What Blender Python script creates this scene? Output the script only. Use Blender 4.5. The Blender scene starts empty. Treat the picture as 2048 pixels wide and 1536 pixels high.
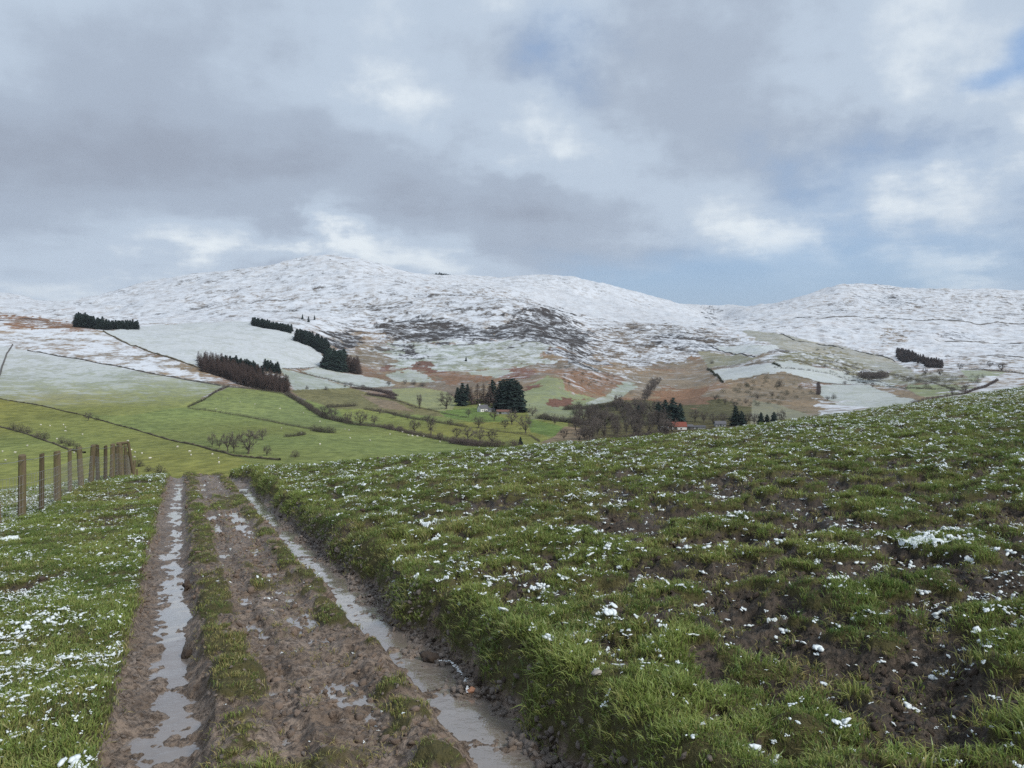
import bpy, bmesh, math, random
import numpy as np

# ------------------------------------------------------------------ camera, sky, sun, exposure
R = math.radians
scene = bpy.context.scene
C = scene.collection
F = 1577.0            # focal length in photo pixels (2048 wide)
HZ = 720.0            # row of the eye-level horizon
EYE = 1.6
cam = bpy.data.cameras.new('camera')
cam.sensor_fit = 'HORIZONTAL'; cam.sensor_width = 36.0
cam.lens = 36.0 * F / 2048.0
cam.shift_y = -(768.0 - HZ) / 2048.0
cam.clip_start = 0.05; cam.clip_end = 30000.0
cam_o = bpy.data.objects.new('camera', cam); C.objects.link(cam_o)
cam_o.location = (0, 0, EYE); cam_o.rotation_euler = (R(90), 0, 0)
scene.camera = cam_o
scene.render.resolution_x, scene.render.resolution_y = 1024, 768
scene.view_settings.view_transform = 'Standard'
scene.view_settings.look = 'None'
scene.view_settings.gamma = 1.0
scene.view_settings.exposure = 1.0
scene.cycles.use_denoising = False
scene.cycles.max_bounces = 5
scene.cycles.diffuse_bounces = 2
scene.cycles.transparent_max_bounces = 4
scene.cycles.volume_bounces = 0

SUN_EL, SUN_AZ = 40.0, 128.0      # azimuth clockwise from straight ahead (+Y): right, a little behind
sun = bpy.data.lights.new('sun', 'SUN')
sun.energy = 1.5; sun.angle = R(12); sun.color = (1.0, 0.965, 0.91)
sun_o = bpy.data.objects.new('sun', sun); C.objects.link(sun_o)
sun_o.rotation_euler = (R(90 - SUN_EL), 0, R(180 - SUN_AZ))

class NT:
    """small helper to wire shader nodes"""
    def __init__(s, tree): s.t = tree; s.n = tree.nodes; s.l = tree.links
    def put(s, sock, v):
        if isinstance(v, bpy.types.NodeSocket): s.l.new(v, sock)
        elif v is not None: sock.default_value = v
    def node(s, typ, ins=None, **kw):
        n = s.n.new(typ)
        for k, v in kw.items(): setattr(n, k, v)
        for k, v in (ins or {}).items(): s.put(n.inputs[k], v)
        return n
    def m(s, op, a, b=None, c=None, clamp=False):
        n = s.n.new('ShaderNodeMath'); n.operation = op; n.use_clamp = clamp
        for i, v in enumerate((a, b, c)):
            if v is not None: s.put(n.inputs[i], v)
        return n.outputs[0]
    def vm(s, op, a, b=None):
        n = s.n.new('ShaderNodeVectorMath'); n.operation = op
        s.put(n.inputs[0], a)
        if b is not None: s.put(n.inputs['Scale'] if op == 'SCALE' else n.inputs[1], b)
        return n.outputs['Value'] if op in ('DOT_PRODUCT', 'LENGTH') else n.outputs[0]
    def mix(s, f, a, b, mode='MIX'):
        n = s.n.new('ShaderNodeMix'); n.data_type = 'RGBA'; n.blend_type = mode
        def col(v): return tuple(v) + (1.0,) if isinstance(v, (tuple, list)) and len(v) == 3 else v
        s.put(n.inputs[0], f); s.put(n.inputs[6], col(a)); s.put(n.inputs[7], col(b))
        return n.outputs[2]
    def ss(s, v, lo, hi, a=0.0, b=1.0):
        n = s.n.new('ShaderNodeMapRange'); n.interpolation_type = 'SMOOTHSTEP'
        for i, x in enumerate((v, lo, hi, a, b)): s.put(n.inputs[i], x)
        return n.outputs[0]
    def noise(s, vec, scale, detail=4, rough=.55, dist=0.0):
        n = s.node('ShaderNodeTexNoise', {'Scale': scale, 'Detail': detail, 'Roughness': rough, 'Distortion': dist})
        if vec is not None: s.l.new(vec, n.inputs['Vector'])
        return n.outputs['Fac']

world = bpy.data.worlds.new('World'); scene.world = world; world.use_nodes = True
def build_sky():
    t = NT(world.node_tree); t.n.clear()
    sky = t.node('ShaderNodeTexSky', sky_type='NISHITA', sun_disc=False)
    sky.sun_elevation = R(SUN_EL); sky.sun_rotation = R(SUN_AZ)
    sky.altitude = 250; sky.air_density = 1.2; sky.dust_density = 2.0; sky.ozone_density = 1.5
    d = t.node('ShaderNodeTexCoord').outputs['Generated']
    d = t.vm('NORMALIZE', d)
    sp = t.node('ShaderNodeSeparateXYZ', {0: d})
    x, y, z = sp.outputs
    zz = t.m('ADD', t.m('MAXIMUM', z, 0.0), 0.16)
    p = t.node('ShaderNodeCombineXYZ', {0: t.m('DIVIDE', x, zz), 1: t.m('DIVIDE', y, zz), 2: 3.7}).outputs[0]
    big = t.noise(p, 0.62, 2, .5)
    mid = t.noise(p, 1.6, 5, .55)
    soft = t.noise(t.vm('ADD', d, (4.2, 1.3, 7.7)), 5.5, 7, .60)     # billows of the cloud bases
    def dirv(px, py):
        v = np.array([(px - 1024) / F, 1.0, (HZ - py) / F]); v /= np.linalg.norm(v); return tuple(v)
    def blob(px, py, size):            # a soft cloud bank in one compass direction
        dot = t.vm('DOT_PRODUCT', d, dirv(px, py))
        return t.m('POWER', 2.718, t.m('MULTIPLY', t.m('SUBTRACT', dot, 1.0), 2.0 / (size * size)))
    def ell(px, py, sx, sy):
        v = dirv(px, py)
        e = np.array([v[1], -v[0], 0]); e = e / np.linalg.norm(e)
        up = np.cross(e, v)
        a = t.m('DIVIDE', t.vm('DOT_PRODUCT', d, tuple(e)), sx)
        b = t.m('DIVIDE', t.vm('DOT_PRODUCT', d, tuple(up)), sy)
        q = t.m('ADD', t.m('MULTIPLY', a, a), t.m('MULTIPLY', b, b))
        front = t.m('GREATER_THAN', t.vm('DOT_PRODUCT', d, v), 0.0)
        return t.m('MULTIPLY', front, t.m('POWER', 2.718, t.m('MULTIPLY', q, -1.0)))
    # thickness of the grey deck
    n1 = t.m('ADD', t.m('MULTIPLY', mid, .55), t.m('MULTIPLY', soft, .45))
    light = t.m('ADD', t.m('MULTIPLY', t.m('SUBTRACT', n1, .5), 1.55), .52)
    light = t.m('ADD', light, t.m('MULTIPLY', t.m('SUBTRACT', big, .5), .7))
    for px, py, sx, sy, k in SKY_LIGHT:
        light = t.m('ADD', light, t.m('MULTIPLY', t.m('MULTIPLY', ell(px, py, sx, sy), t.ss(n1, .34, .62, .25, 1.5)) if k > 0 else ell(px, py, sx, sy), k))
    light = t.m('ADD', light, 0.0, clamp=True)
    cloud = t.node('ShaderNodeValToRGB')
    cr = cloud.color_ramp; cr.interpolation = 'EASE'
    cr.elements[0].position = 0.0; cr.elements[0].color = (.222, .256, .318, 1)
    cr.elements[1].position = 1.0; cr.elements[1].color = (.545, .590, .625, 1)
    e = cr.elements.new(.35); e.color = (.270, .318, .392, 1)
    e = cr.elements.new(.65); e.color = (.345, .408, .490, 1)
    t.l.new(light, cloud.inputs[0])
    # gaps: clear sky seen through and under the deck
    gap = t.m('MULTIPLY', t.m('SUBTRACT', soft, .5), -1.1)
    gap = t.m('ADD', gap, t.m('MULTIPLY', t.m('SUBTRACT', mid, .5), -.9))
    for px, py, sx, sy, k in SKY_GAP:
        gap = t.m('ADD', gap, t.m('MULTIPLY', ell(px, py, sx, sy), k))
    gap = t.ss(gap, .16, .90, 0.0, .86)
    blue = t.mix(t.ss(z, 0.0, .35), (.250, .370, .545), (.105, .250, .520))     # hazy low blue to deeper blue
    nis = t.mix(1.0, sky.outputs[0], (.075, .075, .075), 'MULTIPLY')
    clear = t.mix(.35, blue, nis)
    col = t.mix(gap, cloud.outputs[0], clear)
    col = t.mix(t.ss(z, -.02, -.12), col, (.16, .17, .16))
    bg = t.node('ShaderNodeBackground', {'Color': col, 'Strength': SKY_STRENGTH})
    out = t.node('ShaderNodeOutputWorld')
    t.l.new(bg.outputs[0], out.inputs[0])
SKY_STRENGTH = 0.75
SKY_LIGHT = [(640, 465, .075, .045, .62), (370, 500, .08, .035, .35), (1080, 345, .12, .05, .22), (760, 200, .10, .06, .25),
             (1480, 460, .14, .03, .18), (1900, 280, .12, .05, .18), (1850, 60, .22, .14, .12), (1090, 90, .10, .10, .25),
             (300, 310, .36, .08, -.34), (950, 425, .22, .035, -.28), (250, 130, .25, .10, -.10), (1450, 200, .22, .10, -.05),
             (1850, 330, .25, .12, .10), (1580, 525, .04, .02, .4), (1950, 540, .10, .04, .35), (900, 500, .08, .03, .25)]
SKY_GAP = [(1400, 598, .22, .04, .85), (1800, 420, .20, .10, .40), (2048, 95, .022, .03, .75), (1130, 60, .08, .14, .28),
           (1650, 560, .20, .06, .5), (150, 590, .2, .04, .25), (1975, 160, .03, .015, .6)]
build_sky()

# ------------------------------------------------------------------ noise and interpolation
def _h(ix, iy, seed):
    n = (ix * 374761393 + iy * 668265263 + seed * 974634777) & 0xffffffff
    n = ((n ^ (n >> 13)) * 1274126177) & 0xffffffff
    n = ((n ^ (n >> 16)) * 2246822519) & 0xffffffff
    return ((n ^ (n >> 15)) & 0xffffff) / float(0xffffff)
def vnoise(x, y, seed=0):
    x = np.asarray(x, float); y = np.asarray(y, float)
    fx = np.floor(x); fy = np.floor(y)
    ix = fx.astype(np.int64); iy = fy.astype(np.int64)
    tx = x - fx; ty = y - fy
    tx = tx * tx * tx * (tx * (tx * 6 - 15) + 10); ty = ty * ty * ty * (ty * (ty * 6 - 15) + 10)
    a = _h(ix, iy, seed); b = _h(ix + 1, iy, seed); c = _h(ix, iy + 1, seed); d = _h(ix + 1, iy + 1, seed)
    return (a + (b - a) * tx) * (1 - ty) + (c + (d - c) * tx) * ty
def fbm(x, y, scale=1.0, octv=4, seed=0, gain=.5):
    """roughly -1..1"""
    s = 0.0; a = 1.0; tot = 0.0; f = 1.0 / scale
    for o in range(octv):
        ca, sa = math.cos(.6 * o), math.sin(.6 * o)
        s = s + a * (vnoise((x * ca - y * sa) * f + 17.3 * o, (x * sa + y * ca) * f - 9.1 * o, seed + o * 13) * 2 - 1)
        tot += a; a *= gain; f *= 2.03
    return s / tot * 1.6
def sstep(v, lo, hi):
    t = np.clip((v - lo) / (hi - lo), 0, 1); return t * t * (3 - 2 * t)
def pchip(xk, yk, x):
    """monotone cubic through knots"""
    xk = np.asarray(xk, float); yk = np.asarray(yk, float)
    h = np.diff(xk); dl = np.diff(yk) / h
    m = np.zeros(len(xk))
    w1 = 2 * h[1:] + h[:-1]; w2 = h[1:] + 2 * h[:-1]
    ok = dl[:-1] * dl[1:] > 0
    with np.errstate(divide='ignore', invalid='ignore'):
        mm = (w1 + w2) / (w1 / dl[:-1] + w2 / dl[1:])
    m[1:-1] = np.where(ok, mm, 0); m[0] = dl[0]; m[-1] = dl[-1]
    x = np.clip(x, xk[0], xk[-1])
    i = np.clip(np.searchsorted(xk, x) - 1, 0, len(xk) - 2)
    t = (x - xk[i]) / h[i]
    return ((1 + 2 * t) * (1 - t) ** 2 * yk[i] + t * (1 - t) ** 2 * h[i] * m[i]
            + t * t * (3 - 2 * t) * yk[i + 1] + t * t * (t - 1) * h[i] * m[i + 1])

# ------------------------------------------------------------------ lie of the land
# The survey: for ridges, valley floor and slopes at growing distance, how high the land
# stands along the compass (column -> row of the survey picture at that distance).
LAYERS = [
 (95,  {-600: 1190, 0: 1160, 400: 1150, 1000: 1090, 1500: 1010, 2048: 930, 2700: 850}),
 (160, {-600: 1100, 0: 1060, 400: 1045, 1000: 1010, 1500: 945, 2048: 868, 2700: 800}),
 (290, {-600: 1000, 0: 985, 250: 973, 400: 957, 700: 945, 1000: 930, 1500: 895, 2048: 832, 2700: 770}),
 (420, {-600: 890, 0: 908, 250: 896, 500: 893, 700: 896, 900: 905, 1200: 899, 1500: 885, 1800: 850, 2048: 818, 2700: 760}),
 (600, {-600: 790, 0: 822, 250: 828, 500: 841, 750: 855, 1000: 853, 1345: 852, 1550: 846, 1750: 832, 2048: 800, 2700: 740}),
 (800, {-600: 710, 0: 748, 250: 762, 500: 780, 640: 798, 750: 808, 1000: 806, 1200: 822, 1400: 815, 1600: 818, 1750: 812, 1900: 796, 2048: 782, 2700: 730}),
 (1000, {-600: 650, 0: 684, 250: 694, 500: 722, 600: 747, 700: 766, 850: 780, 1000: 774, 1100: 760, 1200: 792, 1350: 800, 1450: 781, 1600: 786, 1750: 786, 1900: 770, 2048: 762, 2700: 720}),
 (1200, {-600: 625, 0: 641, 150: 651, 300: 660, 450: 667, 550: 683, 640: 708, 700: 724, 800: 738, 1000: 742, 1150: 738, 1250: 762, 1350: 772, 1450: 752, 1550: 737, 1700: 760, 1900: 749, 2048: 746, 2700: 710}),
 (1450, {-600: 630, 0: 645, 150: 652, 350: 651, 500: 643, 600: 652, 700: 690, 800: 701, 950: 702, 1100: 697, 1200: 727, 1350: 737, 1450: 727, 1550: 712, 1650: 720, 1750: 735, 1900: 731, 2048: 729, 2700: 700}),
 (1800, {-600: 632, 0: 642, 200: 647, 400: 640, 550: 632, 650: 640, 750: 650, 900: 650, 1050: 650, 1150: 672, 1250: 692, 1350: 690, 1450: 693, 1520: 682, 1650: 700, 1800: 708, 1950: 712, 2048: 713, 2700: 690}),
 (2200, {-600: 622, 0: 629, 200: 629, 400: 620, 600: 611, 750: 609, 900: 605, 1000: 598, 1060: 606, 1110: 622, 1180: 652, 1300: 657, 1400: 660, 1500: 668, 1600: 672, 1750: 680, 1900: 684, 2048: 688, 2700: 670}),
 (2600, {-600: 600, 0: 617, 200: 609, 300: 595, 400: 584, 500: 571, 600: 561, 660: 557, 750: 562, 850: 575, 950: 580, 1050: 602, 1150: 632, 1250: 643, 1350: 645, 1430: 650, 1500: 648, 1600: 644, 1750: 650, 1900: 650, 2048: 655, 2700: 640}),
 (3200, {-600: 590, 0: 606, 80: 608, 190: 594, 300: 566, 400: 548, 500: 535, 600: 523, 660: 517, 750: 529, 800: 542, 860: 555, 950: 565, 1050: 575, 1150: 597, 1250: 615, 1350: 627, 1410: 636, 1450: 641, 1500: 632, 1560: 624, 1640: 615, 1700: 611, 1800: 613, 1950: 617, 2048: 622, 2700: 610}),
 (3800, {-600: 560, 0: 587, 40: 593, 80: 606, 200: 612, 400: 592, 660: 560, 860: 554, 950: 552, 1010: 555, 1050: 551, 1130: 556, 1200: 571, 1300: 594, 1380: 617, 1440: 634, 1480: 618, 1560: 602, 1640: 582, 1700: 570, 1770: 572, 1830: 578, 1950: 579, 2048: 580, 2700: 575}),
 (4700, {-600: 600, 200: 625, 660: 600, 860: 556, 1000: 580, 1200: 606, 1350: 609, 1400: 610, 1450: 611, 1500: 616, 1600: 620, 1800: 620, 2048: 620, 2700: 610}),
 (8000, {-600: 660, 1000: 650, 2700: 650}),
]
UG = np.linspace(-1.25, 1.25, 1001)
DG = np.exp(np.linspace(math.log(40), math.log(8000), 520))
def build_table():
    px = np.clip(1024 + F * UG, -600, 2700)
    dk = np.array([60.0] + [l[0] for l in LAYERS])
    zk = []
    for d, kn in LAYERS:
        ks = sorted(kn)
        row = pchip(ks, [kn[k] for k in ks], px)
        zk.append(EYE + d * (HZ - row) / F)
    zk = [zk[0] + 3.0] + zk
    zk = np.array(zk)                                   # layers x columns
    T = np.zeros((len(UG), len(DG)))
    for i in range(len(UG)):
        T[i] = pchip(dk, zk[:, i], DG)
    k = np.exp(-np.linspace(-2, 2, 9) ** 2); k /= k.sum()  # soften seams between columns
    Tp = np.pad(T, ((4, 4), (0, 0)), mode='edge')
    return sum(k[j] * Tp[j:j + len(UG)] for j in range(9))
TABLE = build_table()
def table(u, d):
    fu = np.clip((u - UG[0]) / (UG[1] - UG[0]), 0, len(UG) - 1.001)
    fd = np.clip((np.log(np.maximum(d, 1)) - math.log(40)) / (math.log(8000) - math.log(40)) * (len(DG) - 1), 0, len(DG) - 1.001)
    iu = fu.astype(int); jd = fd.astype(int); a = fu - iu; b = fd - jd
    return (TABLE[iu, jd] * (1 - a) * (1 - b) + TABLE[iu + 1, jd] * a * (1 - b)
            + TABLE[iu, jd + 1] * (1 - a) * b + TABLE[iu + 1, jd + 1] * a * b)

# track axis: s along the track (downhill, ahead-left), w across it (right positive)
TA = R(-22.8)
TX, TY = math.sin(TA), math.cos(TA)
P0 = np.array([-0.854, 3.65])
def sw(X, Y):
    return X * TX + Y * TY, (X - P0[0]) * TY - (Y - P0[1]) * TX
def xy(s, w):
    w0 = -P0[0] * TY + P0[1] * TX             # w of the camera foot
    dw = w - w0
    return s * TX + dw * TY, s * TY - dw * TX
def fg_base(X, Y):
    s, w = sw(X, Y)
    h = -0.0747 * s
    h = h + 0.40 * sstep(w, 1.02, 1.34) + 0.052 * np.maximum(w - 1.1, 0)
    h = h - 0.07 * np.maximum(-2.9 - w, 0)
    return h
BROW = {-600: 1000, 0: 988, 100: 976, 200: 962, 330: 952, 425: 950, 450: 941, 520: 931, 700: 917, 1024: 890, 1300: 868, 1500: 848,
        1700: 821, 1900: 792, 2048: 770, 2700: 690}
KB = 0.0075
def build_brow():
    U = np.linspace(-1.0, 1.0, 161); D = np.linspace(4, 140, 700)
    out = np.zeros(len(U))
    ks = sorted(BROW); tgt = (HZ - pchip(ks, [BROW[k] for k in ks], np.clip(1024 + F * U, -600, 2700))) / F
    for i, u in enumerate(U):
        base = fg_base(u * D, D)
        lo, hi = 3.0, 120.0
        for _ in range(40):
            m = (lo + hi) / 2
            v = ((base - KB * np.maximum(D - m, 0) ** 2 - EYE) / D).max()
            if v > tgt[i]: hi = m
            else: lo = m
        out[i] = m
    k = np.ones(9) / 9
    out = np.convolve(np.pad(out, 4, mode='edge'), k, 'valid')
    return U, out
BU, BD = build_brow()
def smax(a, b, k):
    h = np.clip(.5 + .5 * (a - b) / k, 0, 1)
    return b + (a - b) * h + k * h * (1 - h)
def brow_drop(X, Y):
    u = X / np.maximum(Y, .5)
    D0 = np.interp(np.clip(u, -1, 1), BU, BD)
    t = np.maximum(np.where(Y > .5, Y, 0) - D0, 0)
    return -KB * t * t

def far_noise(X, Y, d):
    n = fbm(X, Y, 260, 4, 3) * np.clip((d - 1100) / 1500, 0, 1) * 9
    rid = 1 - np.abs(fbm(X, Y, 170, 5, 11, .55))
    n = n + (rid - .75) * np.clip((d - 1150) / 900, 0, 1) * 8
    n = n + fbm(X, Y, 45, 3, 5) * np.clip((d - 700) / 900, 0, 1) * 3.2
    n = n + fbm(X, Y, 120, 3, 23) * np.clip((d - 180) / 200, 0, 1) * 1.3
    return n
def far_z(X, Y):
    u = X / np.maximum(Y, 1)
    zl = table(u, Y) + far_noise(X, Y, Y)
    zf = fg_base(X, Y) + brow_drop(X, Y)
    return smax(zf, zl, 1.0)
def at(px, py, dmin=130.0):
    """the visible spot of the land seen at a survey pixel -> world point"""
    u = (px - 1024) / F; v = (HZ - py) / F
    D = np.exp(np.linspace(math.log(dmin), math.log(7000), 1400))
    g = (table(np.full_like(D, u), D) - EYE) / D
    k = np.argmax(g >= v)
    if g[k] < v: k = int(np.argmax(g))
    d = D[k]
    if 0 < k and g[k] > g[k - 1] and g[k] >= v: d = D[k - 1] + (v - g[k - 1]) / (g[k] - g[k - 1]) * (D[k] - D[k - 1])
    X, Y = u * d, d
    return np.array([X, Y, float(far_z(np.array([X]), np.array([Y]))[0])])

# ------------------------------------------------------------------ mesh and object helpers
def link(o):
    C.objects.link(o); return o
def mesh_of(name, V, Fc, mat=None, smooth=False):
    me = bpy.data.meshes.new(name)
    me.from_pydata([tuple(v) for v in V], [], Fc)
    if mat: me.materials.append(mat)
    if smooth: me.polygons.foreach_set('use_smooth', [True] * len(me.polygons))
    return me
def mesh_np(name, V, Q, mat=None, smooth=True):
    """fast mesh from numpy verts (n,3) and faces (m,k)"""
    me = bpy.data.meshes.new(name)
    V = np.ascontiguousarray(V, np.float32); Q = np.ascontiguousarray(Q, np.int32)
    k = Q.shape[1]
    me.vertices.add(len(V)); me.vertices.foreach_set('co', V.ravel())
    me.loops.add(Q.size); me.loops.foreach_set('vertex_index', Q.ravel())
    me.polygons.add(len(Q)); me.polygons.foreach_set('loop_start', np.arange(0, Q.size, k, dtype=np.int32))
    me.polygons.foreach_set('use_smooth', np.full(len(Q), smooth))
    me.update(calc_edges=True)
    if mat: me.materials.append(mat)
    return me
def attr(me, name, typ, data, dom='POINT'):
    a = me.attributes.new(name, typ, dom)
    key = {'FLOAT': 'value', 'INT': 'value', 'FLOAT_COLOR': 'color', 'FLOAT_VECTOR': 'vector'}[typ]
    a.data.foreach_set(key, np.ascontiguousarray(data).ravel())
def obj(name, me, parent=None):
    o = bpy.data.objects.new(name, me); link(o)
    if parent is not None: o.parent = parent
    return o
def tag(o, label, cat, group=None):
    o['label'] = label; o['category'] = cat
    if group: o['group'] = group
    return o
def kind(o, k, label=None, cat=None):
    o['kind'] = k
    if label: o['label'] = label
    if cat: o['category'] = cat
    return o
def empty(name, loc, rz=0.0, scale=1.0):
    o = bpy.data.objects.new(name, None); link(o)
    o.location = loc; o.rotation_euler = (0, 0, rz); o.scale = (scale,) * 3 if np.isscalar(scale) else scale
    o.empty_display_size = .1
    return o
def new_mat(name):
    m = bpy.data.materials.new(name); m.use_nodes = True
    t = NT(m.node_tree); t.n.clear()
    t.out = t.node('ShaderNodeOutputMaterial'); t.mat = m
    return t
def principled(t, col, rough=.8, spec=.3, normal=None, **kw):
    b = t.node('ShaderNodeBsdfPrincipled', {'Base Color': tuple(col) + (1,) if isinstance(col, tuple) and len(col) == 3 else col,
                                            'Roughness': rough, 'Specular IOR Level': spec})
    for k, v in kw.items(): t.put(b.inputs[k.replace('_', ' ')], v)
    if normal is not None: t.l.new(normal, b.inputs['Normal'])
    t.l.new(b.outputs[0], t.out.inputs[0])
    return t.mat
def grid_faces(nr, nc, wrap=False):
    i = np.arange(nr - 1)[:, None]; j = np.arange(nc if wrap else nc - 1)[None, :]
    j2 = (j + 1) % nc
    a = i * nc + j; b = i * nc + j2; c = (i + 1) * nc + j2; d = (i + 1) * nc + j
    return np.stack([a, b, c, d], -1).reshape(-1, 4)
# ------------------------------------------------------------------ far land: valley fields, moor, snowy hills
def in_poly(px, py, pts):
    x0 = min(p[0] for p in pts); x1 = max(p[0] for p in pts); y0 = min(p[1] for p in pts); y1 = max(p[1] for p in pts)
    r = np.zeros(px.shape, bool)
    sel = np.where((px >= x0) & (px <= x1) & (py >= y0) & (py <= y1))
    X = px[sel]; Y = py[sel]; ins = np.zeros(X.shape, bool)
    n = len(pts)
    for i in range(n):
        ax, ay = pts[i]; bx, by = pts[(i + 1) % n]
        if ay == by: continue
        c = ((ay > Y) != (by > Y)) & (X < (bx - ax) * (Y - ay) / (by - ay) + ax)
        ins ^= c
    r[sel] = ins
    return r
GREEN = (.178, .205, .066); GREEN2 = (.205, .215, .062); LUSH = (.130, .190, .055); OLIVE = (.165, .150, .070)
TAN = (.215, .165, .110); BRACK = (.205, .122, .076); RUST = (.150, .080, .058); DARK = (.046, .040, .038); MOOR = (.185, .150, .115)
PALE = (.165, .185, .100)
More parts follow.
